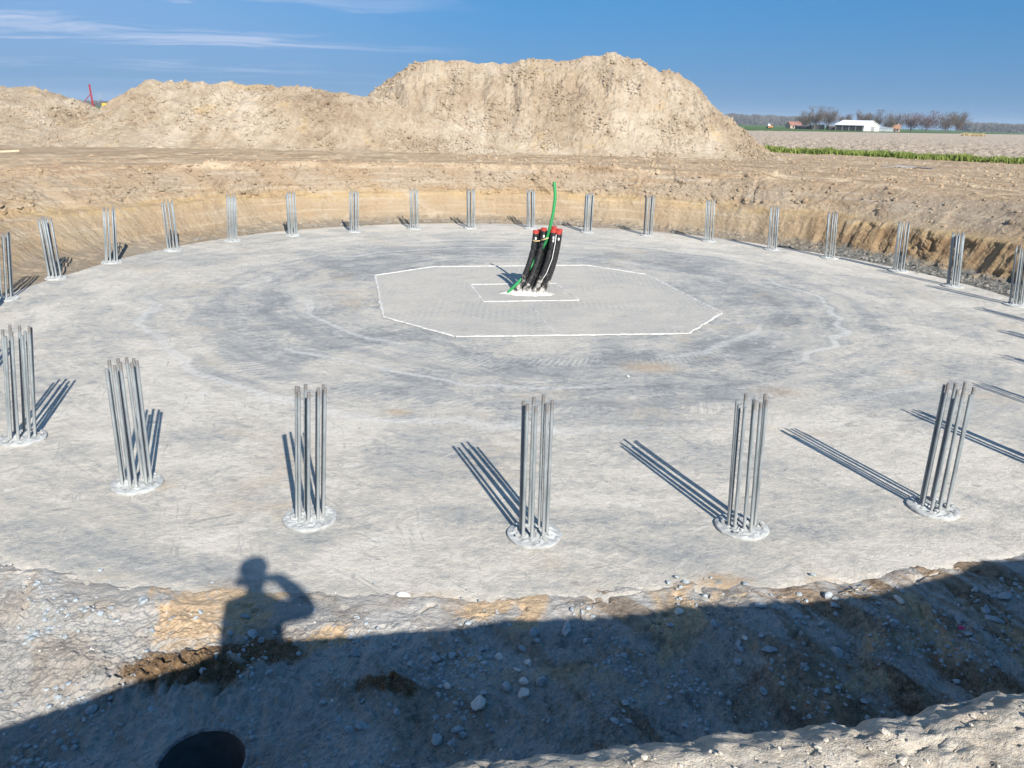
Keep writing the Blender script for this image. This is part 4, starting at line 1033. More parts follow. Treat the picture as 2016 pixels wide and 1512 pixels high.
for gk, (N_, gm_, gn_, gl_) in enumerate(((46000, 'blue', 'gravel', 'blue-grey gravel strewn over the shaded ground in front of the slab'), (4000, 'pale', 'gravel', 'pale lime crumbs mixed into the ground in front of the slab'))):
    x = rgp.uniform(-4.8, 5.9, N_); y = rgp.uniform(3.2, 7.0, N_)
    keep = (y < np.interp(x, SLAB_F[:, 0], SLAB_F[:, 1]) + 0.14 * rgp.randn(N_) - 0.02) & (y > np.interp(x, EDGE[:, 0], EDGE[:, 1]) + 1.0) & (rgp.rand(N_) < -0.02 + 2.0 * fbm(x * 1.5 + gk * 9, y * 1.5, 4, 701))
    x = x[keep]; y = y[keep]; s = 0.004 + (0.024 if gk == 0 else 0.009) * rgp.rand(len(x)) ** 3.2
    z = np.maximum(H_near(x, y), np.where(y > np.interp(x, SLAB_F[:, 0], SLAB_F[:, 1]) + 0.05, SLAB_Z, -9))
    scatter(gn_, gl_, x, y, z + s * 0.1, s, M[gm_], 5 + gk * 20)
# crumbs of dry sand on the near bank
N_ = 15000
x = rgp.uniform(-0.7, 2.3, N_); y = rgp.uniform(0.9, 2.2, N_)
keep = (y < np.interp(x, EDGE[:, 0], EDGE[:, 1]) - 0.06) & (y > np.interp(x, EDGE[:, 0], EDGE[:, 1]) - 0.75) & (rgp.rand(N_) < 0.5 + 1.2 * fbm(x * 2.2, y * 2.2, 3, 702))
x = x[keep]; y = y[keep]; s = 0.0018 + 0.0085 * rgp.rand(len(x)) ** 4.5
M['crumb'] = mat_stone('dry_sand_crumb', (0.36, 0.315, 0.255), (0.53, 0.48, 0.41))
scatter('soil_crumbs', 'dry pale crumbs of soil on the near sand bank', x, y, H_near(x, y) + s * 0.35, s, M['crumb'], 6)
# lumps on the worked ground and at the foot of the far wall
N_ = 9000
a = R(1) * rgp.uniform(-14, 150, N_); q = np.interp(np.degrees(a), deg[:len(foot)], foot)
rr = q + rgp.randn(N_) * 0.20 - 0.28
x = CXY[0] + rr * np.cos(a); y = CXY[1] + rr * np.sin(a); s = 0.012 + 0.055 * rgp.rand(N_) ** 4
kk = rgp.rand(N_) < np.where(np.degrees(a) < 45, 0.45, 0.4); x, y, s = x[kk], y[kk], s[kk]
M['wetclay'] = mat_stone('grey_clay_lump', (0.13, 0.12, 0.105), (0.30, 0.28, 0.245))
scatter('clay_lumps', 'grey clay lumps fallen along the foot of the pit wall', x, y, np.full(len(x), 0.035) + s * 0.3 + np.clip(np.hypot(x - CXY[0], y - CXY[1]) - np.interp(np.degrees(np.arctan2(y - CXY[1], x - CXY[0])), deg[:len(foot)], foot), 0, 1) * 0.55, s, M['wetclay'], 7)

for hi_, (hx, hy, hzz, hh_) in enumerate(HEAPS):
    n_ = 8500; flat_ = np.arange(hx.size); wgt = np.clip(0.15 + 1.8 * fbm(hx * 0.4, hzz * 0.7, 3, 720 + hi_), 0.02, 1) * (hh_ > 0.15)
    if hi_ == 1: wgt = wgt * (hx > -31)
    wgt = wgt.ravel() / wgt.sum(); ii = rgp.choice(flat_, n_, p=wgt)
    s = 0.025 + 0.10 * rgp.rand(n_) ** 5
    scatter('sand_clods', ('loose clods of sand on the tall heap', 'loose clods of sand on the lower left ridge')[hi_], hx.ravel()[ii] + rgp.uniform(-.04, .04, n_), hy.ravel()[ii], hzz.ravel()[ii] + s * 0.15, s, M['heap'], 730 + hi_, 0.9)
ok_ = (up * (np.degrees(PH)[:, None] < 190) * np.where(np.degrees(PH)[:, None] < 55, 0.3, 1.0)).ravel(); ok_ = ok_ * np.clip(0.3 + 1.3 * fbm(A * 0.7, S * 1.5, 3, 725).ravel(), 0.05, 1); n_ = 3000
ii = rgp.choice(np.arange(ok_.size), n_, p=ok_ / ok_.sum()); s = 0.022 + 0.085 * rgp.rand(n_) ** 4
scatter('soil_clods', 'clods of soil broken loose along the top of the pit wall', XX[:, :len(srow)].ravel()[ii], YY[:, :len(srow)].ravel()[ii], ZZ[:, :len(srow)].ravel()[ii] + s * 0.1, s, M['soil'], 740, 0.9)
n_ = 7000; a = np.radians(rgp.uniform(12, 100, n_)); rr = 16.0 + 44 * rgp.rand(n_) ** 1.3; x = CXY[0] + rr * np.cos(a); y = CXY[1] + rr * np.sin(a)
k = (0.55 * x + 0.836 * y < 61.0) & (rr > 18.5); x = x[k]; y = y[k]; s = 0.02 + 0.075 * rgp.rand(len(x)) ** 4
scatter('soil_clods', 'clods of soil strewn over the worked ground at right', x, y, top_level(x, y) - 0.08 * sstep(25, 60, np.hypot(x - CXY[0], y - CXY[1])) + ground_noise(x, y) + s * 0.3, s, M['soil'], 741, 0.9)

# ------------------------------------------------------------------ small litter
M['twig'] = simple('dry_twig', (0.22, 0.16, 0.10), 0.9, var=0.3, scale=30)
c0 = on_near(1690, 1180); mb = MB(); rg = random.Random(3)
for k in range(14):
    a = rg.uniform(-0.6, 0.6) + (0.2 if k % 2 else 2.6); L = rg.uniform(0.10, 0.28); p0 = Vector(c0) + Vector((rg.uniform(-.16, .16), rg.uniform(-.09, .09), rg.uniform(0.01, 0.05)))
    d = Vector((math.cos(a), math.sin(a) * 0.7, rg.uniform(-.1, .22))); mb.tube([p0, p0 + d * L * 0.5 + Vector((0, 0, 0.012)), p0 + d * L], [0.0045, 0.0035, 0.002], 5)
tag(mb.build('twig_bundle', M['twig']), 'tangle of dry brown twigs on the shadow line at right', 'twigs')
M['pink'] = simple('pink_ribbon', (0.75, 0.05, 0.22), 0.6, var=0.1)
c0 = on_near(1893, 1239); mb = MB()
for k in range(4):
    a = k * 1.7; mb.add([(0, 0, 0.01), (0.035 * math.cos(a), 0.03 * math.sin(a), 0.018), (0.035 * math.cos(a + .5), 0.03 * math.sin(a + .5), 0.006), (0.012, 0.004, 0.022)], [(0, 1, 2), (0, 1, 3)])
tag(mb.build('ribbon_scrap', M['pink'], loc=tuple(c0)), 'tiny bright pink ribbon scrap on the shaded rubble', 'ribbon')
M['foil'] = simple('grey_sheeting', (0.24, 0.235, 0.235), 0.55, var=0.3, scale=4)
c0 = at(1790, 332, 2.05); gx2, gy2 = np.meshgrid(np.linspace(-1.5, 1.5, 44), np.linspace(-0.5, 0.5, 16), indexing='ij')
gz2 = 0.05 + 0.16 * np.clip(fbm(gx2 * 1.8, gy2 * 2.2, 4, 801) + 0.25, 0, 1) * np.exp(-((gx2 + 0.3) / 1.0) ** 2 - (gy2 / 0.45) ** 2 * 0.5)
zt = float(top_level(np.array([c0[0]]), np.array([c0[1]]))[0])
tag(link('plastic_sheet', grid_mesh('plastic_sheet', gx2 + c0[0], gy2 * (0.6 + 0.4 * np.sin(gx2 * 2.1)) + c0[1], gz2 + zt - 0.02), M['foil']), 'crumpled grey plastic sheet on the worked ground at right', 'sheet')
M['plank'] = simple('sawn_timber', (0.50, 0.40, 0.27), 0.8, var=0.2, scale=5)
c0 = at(8, 301, 2.12); mb = MB(); mb.box((0, 0, 0.08), (1.1, 0.16, 0.06), 0.35, 0, -0.06)
tag(mb.build('timber_plank', M['plank'], loc=(c0[0], c0[1], 2.1)), 'pale sawn plank lying by the haul road at the left edge', 'plank')

# ------------------------------------------------------------------ green strip and reeds
def blades(name, label, P, hts, w, mat, seed, lean=0.45):
    rs = np.random.RandomState(seed); n = len(P); a = rs.uniform(0, 6.28, n); d = np.stack([np.cos(a), np.sin(a), np.zeros(n)], -1); l = rs.uniform(0.05, lean, n) * hts; a2 = rs.uniform(0, 6.28, n)
    L = np.stack([np.cos(a2) * l, np.sin(a2) * l, np.zeros(n)], -1); ww = (w * rs.uniform(0.6, 1.4, n))[:, None]
    up = np.array([0, 0, 1.0])[None] * hts[:, None]
    V = np.stack([P - d * ww, P + d * ww, P + d * ww * 0.8 + up * 0.6 + L * 0.4, P - d * ww * 0.8 + up * 0.6 + L * 0.4, P + up * rs.uniform(.8, 1, n)[:, None] + L], 1).reshape(-1, 3)
    b = 5 * np.arange(n)[:, None]
    F = np.concatenate([b + np.array([[0, 1, 2]]), b + np.array([[0, 2, 3]]), b + np.array([[3, 2, 4]])])
    return tag(link(name, raw_mesh(name, V, F, False), mat), label, name.replace('_', ' '), kind='stuff')
def mat_leaf(name, lo, hi, sc=1.2):
    m, N, b = material(name, 0.7, 0, 0.2); N.put(b.inputs['Base Color'], N.ramp(N.noise(N.pos(), sc, 5, 0.7), [(0.3, lo), (0.7, hi)])); return m
M['leaf'] = mat_leaf('green_crop', (0.085, 0.13, 0.025), (0.25, 0.30, 0.075))
n = 42000
u = rgp.uniform(-22, 40, n); wv = rgp.uniform(0, 1.5, n)
tdir = np.array([0.836, -0.55]); nrm = np.array([0.55, 0.836]); o0 = np.array([18.2, 61.5]) + nrm * 0.1
P = np.stack([o0[0] + tdir[0] * u + nrm[0] * wv, o0[1] + tdir[1] * u + nrm[1] * wv, np.full(n, 1.98)], -1)
h = (0.26 + 0.42 * rgp.rand(n)) * (0.85 + 0.5 * fbm(u * 0.8, wv, 3, 811)); k = rgp.rand(n) < 0.85 + 0.6 * fbm(u * 0.5, wv * 0.7, 2, 812)
blades('green_crop_strip', 'strip of bright green leafy crop beside the ploughed field', P[k], h[k], 0.035, M['leaf'], 9)
M['reed'] = mat_leaf('dry_reed', (0.40, 0.30, 0.16), (0.55, 0.44, 0.26))
n = 800; c0 = at_y(1917, 262, 300.0); P = np.stack([c0[0] + rgp.uniform(-4.0, 4.0, n), c0[1] + rgp.uniform(-1, 1, n), np.full(n, 1.9)], -1)
rd = blades('dry_reeds', 'patch of dry straw-coloured reeds at the far edge of the field', P, rgp.uniform(0.4, 1.6, n), 0.06, M['reed'], 10, 0.2)

# ------------------------------------------------------------------ bare trees of the farm
M['bark'] = simple('grey_bark', (0.17, 0.145, 0.12), 0.9, var=0.25, scale=1.0)
M['twigs'] = simple('bare_twigs', (0.13, 0.105, 0.085), 0.9, var=0.3, scale=0.6)
M['redtwigs'] = simple('reddish_twigs', (0.125, 0.078, 0.068), 0.9, var=0.3, scale=0.6)
def bare_tree(px, base_y, top_px, width_px, Y, seed, label, tw='twigs'):
    rg = random.Random(seed); b = at_y(px, base_y, Y); t = at_y(px, top_px, Y); zb = 1.95
    Ht = t[2] - zb; Wd = width_px / FPX * Y * 0.74
    root = empty('bare_tree', (b[0], Y, zb)); tag(root, label, 'tree', 'bare trees round the far farm')
    tk = MB(); tv = []; tf = []
    def twig(p, d, L, w):
        sd_ = Vector((rg.gauss(0, 1), rg.gauss(0, 1), rg.gauss(0, .4))).normalized() * w; i0 = len(tv)
        tv.extend([tuple(p - sd_), tuple(p + sd_), tuple(p + d * L)]); tf.append((i0, i0 + 1, i0 + 2))
    # limbs fan out low, the crown is several loose clumps of twigs
    z0 = Ht * rg.uniform(0.10, 0.18); tk.tube([(0, 0, 0), (0.1, 0, z0), (0.0, 0.1, Ht * 0.45)], [Ht * .022, Ht * .017, Ht * .010], 6)
    nl = rg.randint(9, 12)
    for k in range(nl):
        az = k * 2.4 + rg.uniform(-.4, .4); rad = Wd * rg.uniform(0.25, 0.95); zt = Ht * (rg.uniform(0.52, 1.0) if rad < 0.6 * Wd else rg.uniform(0.42, 0.82))
        e = Vector((math.cos(az) * rad, math.sin(az) * rad, zt)); s_ = Vector((0, 0, z0 + (Ht * 0.4 - z0) * rg.random())); md = s_.lerp(e, 0.5) + Vector((math.cos(az), math.sin(az), 0)) * Wd * 0.12
        tk.tube([s_, md, e], [Ht * .009, Ht * .006, Ht * .002], 4, False)
        for j in range(rg.randint(190, 240)):
            t_ = rg.random() ** 0.7; q = (s_.lerp(md, t_ * 2) if t_ < .5 else md.lerp(e, t_ * 2 - 1)) + Vector((rg.gauss(0, 1), rg.gauss(0, 1), rg.gauss(0, .8))) * Wd * 0.17
            q.z = min(max(q.z, Ht * 0.12), Ht * 0.97); dd = (Vector((q.x, q.y, 0)) / max(Wd, 1) * 0.8 + Vector((rg.gauss(0, .35), rg.gauss(0, .35), 0.8))).normalized(); twig(q, dd, Ht * rg.uniform(.06, .14), 0.075)
    tk.build('trunk', M['bark'], root)
    c_ = MB(); c_.v = tv; c_.f = tf; c_.build('crown', M[tw], root)
    return root
TREES = [(1584, 248, 219, 24, 470, 'small bare tree at the left end of the farm trees'), (1604, 248, 210, 30, 455, 'tall bare tree, left one of the two tallest left of the white barn'), (1630, 249, 211, 30, 460, 'tall bare tree, right one of the two tallest left of the white barn'),
         (1664, 248, 218, 22, 520, 'bare tree directly behind the left end of the white barn'), (1697, 249, 217, 24, 520, 'bare tree rising behind the barn roof'), (1722, 249, 217, 30, 510, 'bare tree behind the right gable of the barn'),
         (1764, 250, 218, 32, 500, 'bare grey tree between the barn and the reddish tree'), (1793, 252, 223, 26, 450, 'low bare tree left of the reddish tree'), (1823, 253, 219, 44, 440, 'dense reddish-brown bare tree right of the barn'),
         (1862, 252, 221, 34, 450, 'bare tree just right of the reddish tree'), (1886, 253, 219, 28, 455, 'bare tree at the right end of the farm trees'), (1750, 251, 231, 20, 470, 'low bare tree behind the farm sheds')]
for i, (px, by, tp, wd, Y, lb) in enumerate(TREES): bare_tree(px, by, tp, wd, float(Y), 900 + i, lb, 'redtwigs' if i in (8, 7) else 'twigs')

# far woods on the horizon
M['wood'] = simple('far_wood', (0.085, 0.08, 0.072), 0.95, var=0.25, scale=0.02, obj=False)
def wood(name, label, px0, px1, Y, hpx, n, seed):
    rs = np.random.RandomState(seed); px = rs.uniform(px0, px1, n); a = np.array([at_y(px0, 250, Y)[0], at_y(px1, 250, Y)[0]])
    x = a[0] + (px - px0) / (px1 - px0) * (a[1] - a[0]); y = Y + rs.uniform(-25, 25, n)
    hm = hpx / FPX * Y * (0.62 + 0.5 * (0.5 + fbm(px * 0.09, px * 0, 4, seed)))
    z = 1.9 + hm * rs.rand(n) ** 0.8 * 0.9; s = 0.0009 * Y * rs.uniform(0.6, 1.6, n)
    V = np.stack([np.stack([x - s, y, z - s * .4], -1), np.stack([x + s, y + s * rs.uniform(-1, 1, n), z - s * .4], -1), np.stack([x + s * rs.uniform(-.8, .8, n), y, z + s * 1.6], -1)], 1).reshape(-1, 3)
    return tag(link(name, raw_mesh(name, V, np.arange(3 * n).reshape(-1, 3), False), M['wood']), label, 'wood', kind='stuff')
wood('far_wood', 'hazy line of woods on the horizon left of the farm', 1380, 1590, 1700.0, 19, 9000, 31)
wood('far_wood', 'hazy line of woods on the horizon right of the farm', 1895, 2200, 1500.0, 17, 8000, 32)
wood('far_wood', 'dark thin line of woods in the dip of the left ridge', 100, 330, 1500.0, 8, 4000, 33)

# ------------------------------------------------------------------ farm buildings
M['white_roof'] = simple('white_roof_sheet', (0.72, 0.73, 0.74), 0.5, var=0.05, scale=0.3)
M['cream'] = simple('cream_cladding', (0.56, 0.57, 0.52), 0.7, var=0.08, scale=0.4)
M['darkwall'] = simple('dark_wall', (0.045, 0.042, 0.042), 0.8, var=0.2, scale=0.5)
M['redroof'] = simple('red_tiles', (0.27, 0.13, 0.10), 0.8, var=0.15, scale=0.8)
M['orangeroof'] = simple('orange_tiles', (0.30, 0.16, 0.09), 0.8, var=0.15, scale=0.8)
M['brick'] = simple('pale_brick', (0.40, 0.30, 0.24), 0.9, var=0.12, scale=1.5)
M['glass'] = simple('dark_glass', (0.03, 0.04, 0.05), 0.15, var=0.1, spec=0.6)
M['glasshouse'] = simple('greenhouse_glass', (0.30, 0.34, 0.36), 0.3, var=0.1, spec=0.5)
M['tin'] = simple('grey_sheet_metal', (0.28, 0.28, 0.27), 0.6, var=0.15, scale=0.5)
def gable(root, L, Wd, he, hr, wall, roof, gab=None, over=0.25):
    """ridge along local x, length L, depth Wd"""
    mb = MB()
    mb.add([(-L / 2, -Wd / 2, 0), (L / 2, -Wd / 2, 0), (L / 2, -Wd / 2, he), (-L / 2, -Wd / 2, he), (-L / 2, Wd / 2, 0), (L / 2, Wd / 2, 0), (L / 2, Wd / 2, he), (-L / 2, Wd / 2, he)], [(0, 1, 2, 3), (5, 4, 7, 6)]); mb.build('wall', M[wall], root)
    for s in (-1, 1):
        mb = MB(); x = s * L / 2; mb.add([(x, -Wd / 2, 0), (x, Wd / 2, 0), (x, Wd / 2, he), (x, 0, hr), (x, -Wd / 2, he)], [(0, 1, 2, 3, 4) if s > 0 else (4, 3, 2, 1, 0)]); mb.build('gable_wall', M[gab or wall], root)
    mb = MB(); t = 0.18; l = L / 2 + over
    for s in (-1, 1):
        w = Wd / 2 + over; e = he - over * (hr - he) / (Wd / 2)
        mb.add([(-l, s * w, e), (l, s * w, e), (l, 0, hr), (-l, 0, hr), (-l, s * w, e + t), (l, s * w, e + t), (l, 0, hr + t), (-l, 0, hr + t)], [(0, 1, 2, 3), (4, 7, 6, 5), (0, 4, 5, 1), (0, 3, 7, 4), (1, 5, 6, 2)])
    mb.build('roof', M[roof], root)
def place(px, py, Y): p = at_y(px, py, Y); return (p[0], Y, 1.92)
rt_ = empty('barn', place(1687, 252, 445.0), R(-52)); tag(rt_, 'white-roofed farm barn with cream gable and dark open side', 'barn')
gable(rt_, 16.5, 15.5, 2.9, 5.3, 'darkwall', 'white_roof', 'cream', 0.4)
for k in range(5):
    mb = MB(); mb.box((-7.6 + k * 3.8, -7.8, 1.45), (0.35, 0.12, 2.8)); mb.build('post', M['tin'], rt_)
mb = MB(); mb.box((8.31, 1.0, 1.3), (0.1, 3.6, 2.5)); mb.build('door', M['tin'], rt_)
def house(px, Y, L, Wd, he, hr, wall, roof, rz, label):
    r_ = empty('farmhouse', place(px, 250, Y), rz); tag(r_, label, 'house'); gable(r_, L, Wd, he, hr, wall, roof)
    for k in (-1, 1):
        mb = MB(); mb.box((k * L * 0.25, -Wd / 2 - 0.03, he * 0.55), (1.0, 0.08, 1.1)); w_ = mb.build('window', M['glass'], r_)
    mb = MB(); mb.box((0, -Wd / 2 - 0.03, 1.05), (0.95, 0.08, 2.1)); mb.build('door', M['darkwall'], r_)
    mb = MB(); mb.box((L * 0.3, 0.3, hr + 0.3), (0.6, 0.6, 1.1)); mb.build('chimney', M['brick'], r_)
house(1563, 520.0, 8, 6, 1.9, 4.0, 'brick', 'redroof', R(10), 'small house with a red roof left of the farm trees')
house(1762, 490.0, 5.5, 5, 1.8, 3.8, 'brick', 'orangeroof', R(-20), 'farmhouse with an orange roof right of the barn')
def shed(px, Y, L, Wd, h, mat, label, rz=0.0):
    r_ = empty('shed', place(px, 250, Y), rz); tag(r_, label, 'shed')
    mb = MB(); mb.box((0, 0, h / 2), (L, Wd, h)); mb.build('wall', M[mat], r_)
    mb = MB(); mb.box((0, 0, h + 0.15), (L + .5, Wd + .5, 0.25), 0, R(4)); mb.build('roof', M['tin'], r_)
    mb = MB(); mb.box((L * .2, -Wd / 2 - 0.04, h * .42), (L * .25, 0.08, h * .8)); mb.build('door', M['glass'], r_)
shed(1583, 470.0, 9, 4, 1.7, 'darkwall', 'low dark shed left of the tallest bare trees')
shed(1608, 465.0, 7, 4, 2.4, 'darkwall', 'dark shed under the tallest bare trees')
shed(1640, 460.0, 6, 4, 2.2, 'darkwall', 'dark lean-to shed at the left end of the barn')
g_ = empty('greenhouse', place(1738, 250, 470.0)); tag(g_, 'low grey greenhouse right of the barn', 'greenhouse'); gable(g_, 9, 6, 1.7, 2.6, 'glasshouse', 'glasshouse')
for k in range(7):
    mb = MB(); mb.box((-4.5 + 1.5 * k, -3.04, 0.85), (0.15, 0.06, 1.7)); mb.build('glazing_bar', M['tin'], g_)
# tractor far out on the field edge
M['orange'] = simple('orange_paint', (0.60, 0.22, 0.05), 0.5, var=0.1); M['whitep'] = simple('white_paint', (0.75, 0.75, 0.73), 0.5, var=0.08)
M['tyre'] = simple('tyre_rubber', (0.02, 0.02, 0.02), 0.9); M['yellow'] = simple('yellow_paint', (0.72, 0.38, 0.02), 0.5, var=0.1); M['redp'] = simple('red_paint', (0.33, 0.02, 0.035), 0.5, var=0.15)
tr_o = empty('tractor', place(1515, 249, 430.0), R(5)); tag(tr_o, 'tiny white and orange tractor on the green land left of the farm', 'tractor')
mb = MB(); mb.box((0.75, 0, 1.0), (1.5, 0.9, 0.8)); mb.build('bonnet', M['orange'], tr_o)
mb = MB(); mb.box((-.5, 0, 1.55), (1.1, 1.2, 1.5)); mb.build('cab', M['whitep'], tr_o)
for sx, rr in ((1.1, 0.42), (-.6, 0.7)):
    for sy in (-.7, .7):
        mb = MB(); mb.tube([(sx, sy - .16, rr), (sx, sy + .16, rr)], rr, 14); w_ = mb.build('wheel', M['tyre'], tr_o); mb = MB(); mb.tube([(sx, sy - .18, rr), (sx, sy + .18, rr)], rr * .5, 10); mb.build('rim', M['orange'], w_)

# ------------------------------------------------------------------ machines in the dip of the left ridge
Y = 260.0
b0 = at_y(185, 218, Y); t0 = at_y(176, 168, Y)
rig = empty('piling_rig', (b0[0], Y, 1.95)); tag(rig, 'red leaning mast of a piling rig beyond the dip in the left ridge', 'piling rig')
zt = t0[2] - 1.95; dxm = t0[0] - b0[0]
mast = MB(); sl_ = dxm / zt * 1.0
for k in range(2):
    for j in range(2): mast.tube([(-.15 + .3 * k, -.15 + .3 * j, 0.6), (dxm - .15 + .3 * k, -.15 + .3 * j, zt)], 0.06, 6)
nb = 14
for k in range(nb):
    s = k / nb; s2 = (k + 1) / nb
    for sg in (-1, 1): mast.tube([(dxm * s - .15 * sg, -.15, .6 + (zt - .6) * s), (dxm * s2 + .15 * sg, -.15, .6 + (zt - .6) * s2)], 0.045, 5)
mast.build('mast', M['redp'], rig)
mb = MB(); mb.box((dxm, 0, zt + 0.1), (0.5, 0.5, 0.3)); mb.build('mast_head', M['redp'], rig)
s0 = at_y(166, 199, Y); s1 = at_y(177, 186, Y)
mb = MB(); mb.tube([(s0[0] - b0[0], .3, s0[2] - 1.95), (s1[0] - b0[0], .1, s1[2] - 1.95)], 0.11, 6); mb.tube([(s0[0] - b0[0] - 1.0, .3, 0.8), (s0[0] - b0[0], .3, s0[2] - 1.95)], 0.11, 6); mb.build('back_stay', M['redp'], rig)
for sy in (-1, 1):
    mb = MB(); mb.box((-.6, sy * 1.2, 0.4), (4.2, 0.7, 0.8)); mb.build('track', M['tyre'], rig)
mb = MB(); mb.box((-1.3, 0, 1.35), (2.6, 2.2, 1.1)); mb.build('house', M['redp'], rig)
ex = empty('excavator', place(217, 210, 250.0), R(8)); tag(ex, 'yellow excavator showing its top in the dip of the left ridge', 'excavator')
for sy in (-1, 1):
    mb = MB(); mb.box((0, sy * 1.0, 0.4), (3.6, 0.6, 0.8)); mb.build('track', M['tyre'], ex)
zx = at_y(217, 203.5, 250.0)[2] - 1.92
mb = MB(); mb.box((-.2, 0, 0.85 + (zx - .85) / 2), (3.4, 2.3, zx - .85)); mb.build('body', M['yellow'], ex)
mb = MB(); mb.box((0.6, -1.17, zx - .55), (1.0, 0.06, 0.6)); mb.build('window', M['glass'], ex)
mb = MB(); mb.tube([(1.4, 0, zx - .4), (3.2, 0, zx - .15), (4.6, 0, 1.0)], [0.25, 0.28, 0.18], 6); mb.build('boom', M['yellow'], ex)
mb = MB(); mb.box((4.7, 0, .6), (0.8, 1.0, 0.8)); mb.build('bucket', M['tyre'], ex)
Y = 1500.0; pb = at_y(198, 206, Y); pt_ = at_y(198, 184, Y)
py_ = empty('pylon', (pb[0], Y, 1.9)); tag(py_, 'faint lattice power pylon far behind the red mast', 'pylon')
M['pyl'] = simple('pylon_steel', (0.26, 0.28, 0.30), 0.6, var=0.05)
hp = pt_[2] - 1.9; mb = MB()
for k in range(8):
    s, s2 = k / 8, (k + 1) / 8; w1, w2 = 3.0 * (1 - s) + .5, 3.0 * (1 - s2) + .5
    for sg in (-1, 1):
        mb.tube([(sg * w1, 0, hp * s), (sg * w2, 0, hp * s2)], 0.22, 4); mb.tube([(sg * w1, 0, hp * s), (-sg * w2, 0, hp * s2)], 0.14, 4)
mb.build('tower', M['pyl'], py_)
for zf, wl in ((.66, 7), (.80, 9), (.94, 6)):
    mb = MB(); mb.tube([(-wl, 0, hp * zf), (0, 0, hp * zf + .8), (wl, 0, hp * zf)], 0.2, 4); mb.build('cross_arm', M['pyl'], py_)

# ------------------------------------------------------------------ the photographer, whose shadow falls on the slab
def mat_person():
    m, N, b = material('work_clothes', 0.85, 0, 0.2)
    z = N.sep(N.obj())[2]; x = N.sep(N.obj())[0]; y = N.sep(N.obj())[1]
    c = N.ramp(N.m('DIVIDE', z, 2.0), [(0.0, (0.03, 0.025, 0.02)), (0.09, (0.05, 0.06, 0.09)), (0.47, (0.05, 0.06, 0.09)), (0.475, (0.06, 0.07, 0.08)), (0.77, (0.06, 0.07, 0.08)), (0.775, (0.50, 0.32, 0.24)), (1.0, (0.50, 0.32, 0.24))], 'CONSTANT')
    hand = N.m('MULTIPLY', N.mr(y, 0.235, 0.25), N.mr(z, 1.30, 1.34))
    N.put(b.inputs['Base Color'], N.mix(hand, c, (0.50, 0.32, 0.24)))
    return m
M['person'] = mat_person()
gx0, gy0 = 0.2, -0.30; gz0 = float(H_near(np.array([gx0]), np.array([gy0]))[0])
def rel(x, y, z): return (x - gx0, y - gy0, z - gz0)
PV = {}; order = []; edges = []
def jv(name, p, r, par=None):
    PV[name] = len(order); order.append((p, r))
    if par: edges.append((PV[par], PV[name]))
jv('pelvis', rel(.2, -.32, 3.45), (.20, .15)); jv('waist', rel(.2, -.32, 3.58), (.21, .15), 'pelvis'); jv('chest', rel(.2, -.32, 3.78), (.235, .17), 'waist'); jv('upper', rel(.2, -.31, 3.92), (.19, .14), 'chest')
jv('neck', rel(.2, -.29, 4.06), (.065, .065), 'upper'); jv('jaw', rel(.2, -.26, 4.13), (.095, .10), 'neck'); jv('head', rel(.2, -.25, 4.23), (.118, .125), 'jaw'); jv('crown', rel(.2, -.26, 4.31), (.09, .10), 'head')
jv('r_sh', rel(.40, -.31, 3.93), (.10, .10), 'upper'); jv('r_el', rel(.60, -.13, 3.80), (.09, .09), 'r_sh'); jv('r_fo', rel(.48, -.09, 3.96), (.08, .08), 'r_el'); jv('r_wr', rel(.34, -.06, 4.08), (.06, .06), 'r_fo'); jv('r_pa', rel(.24, -.045, 4.06), (.035, .026), 'r_wr')
for k, (dx, dz) in enumerate(((-.03, .045), (-.04, .02), (-.045, -.005), (-.04, -.03))):
    jv('r_k%d' % k, rel(.20 + dx * .4, -.035, 4.06 + dz), (.011, .011), 'r_pa'); jv('r_f%d' % k, rel(.20 + dx * 1.4, -.024, 4.055 + dz), (.009, .009), 'r_k%d' % k)
jv('r_t1', rel(.22, -.075, 4.04), (.012, .012), 'r_pa'); jv('r_t2', rel(.17, -.06, 4.03), (.010, .010), 'r_t1')
jv('l_sh', rel(.0, -.31, 3.92), (.10, .10), 'upper'); jv('l_el', rel(-.05, -.34, 3.64), (.07, .07), 'l_sh'); jv('l_fo', rel(-.05, -.30, 3.5), (.055, .055), 'l_el'); jv('l_wr', rel(-.045, -.26, 3.38), (.036, .036), 'l_fo'); jv('l_pa', rel(-.04, -.24, 3.30), (.022, .04), 'l_wr')
for k, (dy, dz) in enumerate(((.03, -.06), (.01, -.07), (-.01, -.065), (-.03, -.055))):
    jv('l_k%d' % k, rel(-.04, -.24 + dy, 3.30 + dz * .7), (.011, .011), 'l_pa'); jv('l_f%d' % k, rel(-.02, -.235 + dy * 1.1, 3.30 + dz * 1.5), (.009, .009), 'l_k%d' % k)
jv('l_t1', rel(-.03, -.19, 3.28), (.012, .012), 'l_pa'); jv('l_t2', rel(-.015, -.175, 3.245), (.010, .010), 'l_t1')
for s, nme in ((1, 'r'), (-1, 'l')):
    jv(nme + '_hip', rel(.2 + s * .10, -.32, 3.36), (.105, .105), 'pelvis'); jv(nme + '_kn', rel(.2 + s * .13, -.29, 2.98), (.07, .07), nme + '_hip'); jv(nme + '_an', rel(.2 + s * .15, -.33, 2.6), (.05, .05), nme + '_kn')
    jv(nme + '_he', rel(.2 + s * .15, -.34, gz0 + .045), (.05, .045), nme + '_an'); jv(nme + '_to', rel(.2 + s * .18, -.15, gz0 + .04), (.045, .035), nme + '_he')
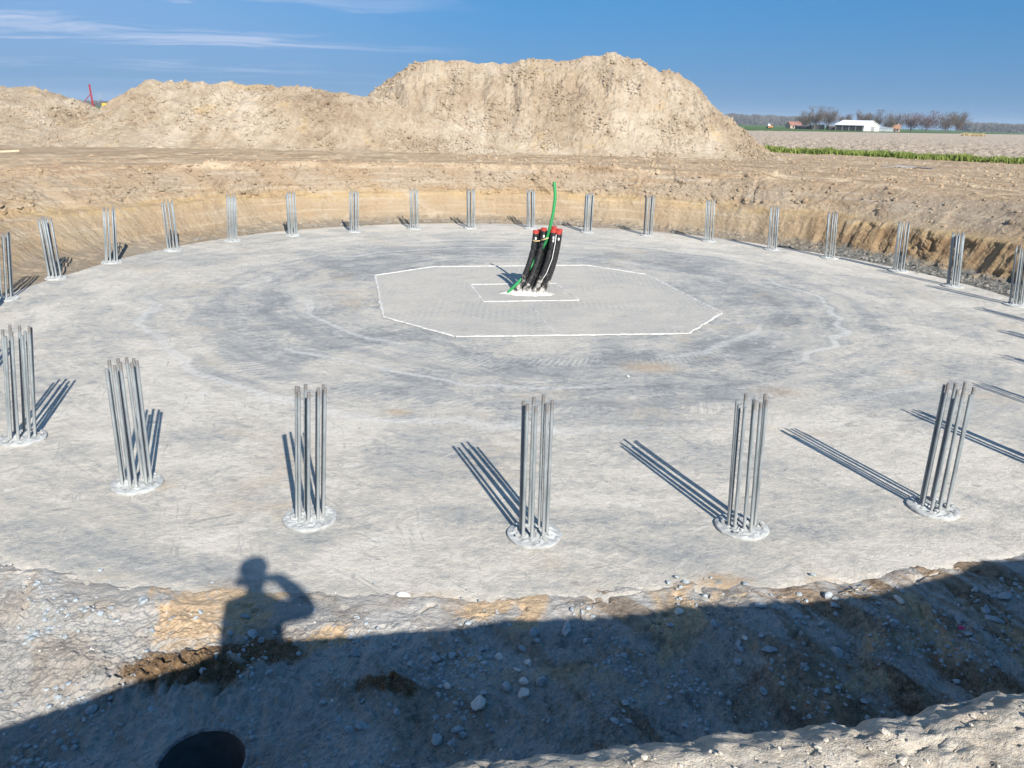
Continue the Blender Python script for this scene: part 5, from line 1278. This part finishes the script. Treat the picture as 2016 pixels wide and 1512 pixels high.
pme = bpy.data.meshes.new('person'); pme.from_pydata([p for p, r in order], edges, [])
person = link('person', pme, M['person'], None, (gx0, gy0, gz0)); tag(person, 'standing person in dark work clothes and cap taking the photo, seen only as a shadow', 'person')
skm = person.modifiers.new('skin', 'SKIN'); skm.use_smooth_shade = True
for i, (p, r) in enumerate(order): pme.skin_vertices[0].data[i].radius = r
pme.skin_vertices[0].data[0].use_root = True
ssm = person.modifiers.new('sub', 'SUBSURF'); ssm.levels = 2; ssm.render_levels = 2
M['capm'] = simple('dark_cap', (0.03, 0.035, 0.05), 0.9)
mb = MB(); mb.lathe([(0.125, 0.0), (0.132, 0.03), (0.118, 0.085), (0.07, 0.115), (0.0, 0.122)], 20); hatv = [(v[0], v[1] * 1.12, v[2]) for v in mb.v]; mb.v = hatv
mb.add([(-.085, .07, .012), (-.05, .18, -.005), (.05, .18, -.005), (.085, .07, .012), (-.085, .07, .024), (-.05, .18, .006), (.05, .18, .006), (.085, .07, .024)], [(0, 1, 2, 3), (7, 6, 5, 4), (0, 4, 5, 1), (1, 5, 6, 2), (2, 6, 7, 3)])
mb.build('cap', M['capm'], person, True, loc=rel(.2, -.255, 4.27))
ph = MB(); ph.box((0, 0, 0), (0.16, 0.009, 0.076)); pho = ph.build('phone', M['glass'], None, loc=(0.015, -0.03, 4.0)); tag(pho, 'dark phone held up at the viewpoint by the person', 'phone')
pho.rotation_euler = (-PITCH, 0, 0)

# ------------------------------------------------------------------ haze over the flat land
hz = MB(); hz.box((0, 0, 22), (7200, 7200, 50)); hm = bpy.data.materials.new('haze_air'); hm.use_nodes = True; ht = hm.node_tree; ht.nodes.clear()
ho = ht.nodes.new('ShaderNodeOutputMaterial'); pv = ht.nodes.new('ShaderNodeVolumePrincipled'); pv.inputs['Color'].default_value = (0.72, 0.82, 0.95, 1); pv.inputs['Density'].default_value = 0.00015
pv.inputs['Anisotropy'].default_value = 0.0
ht.links.new(pv.outputs[0], ho.inputs['Volume'])
tag(hz.build('haze', hm), 'thin pale haze over the flat land', 'haze', kind='stuff')
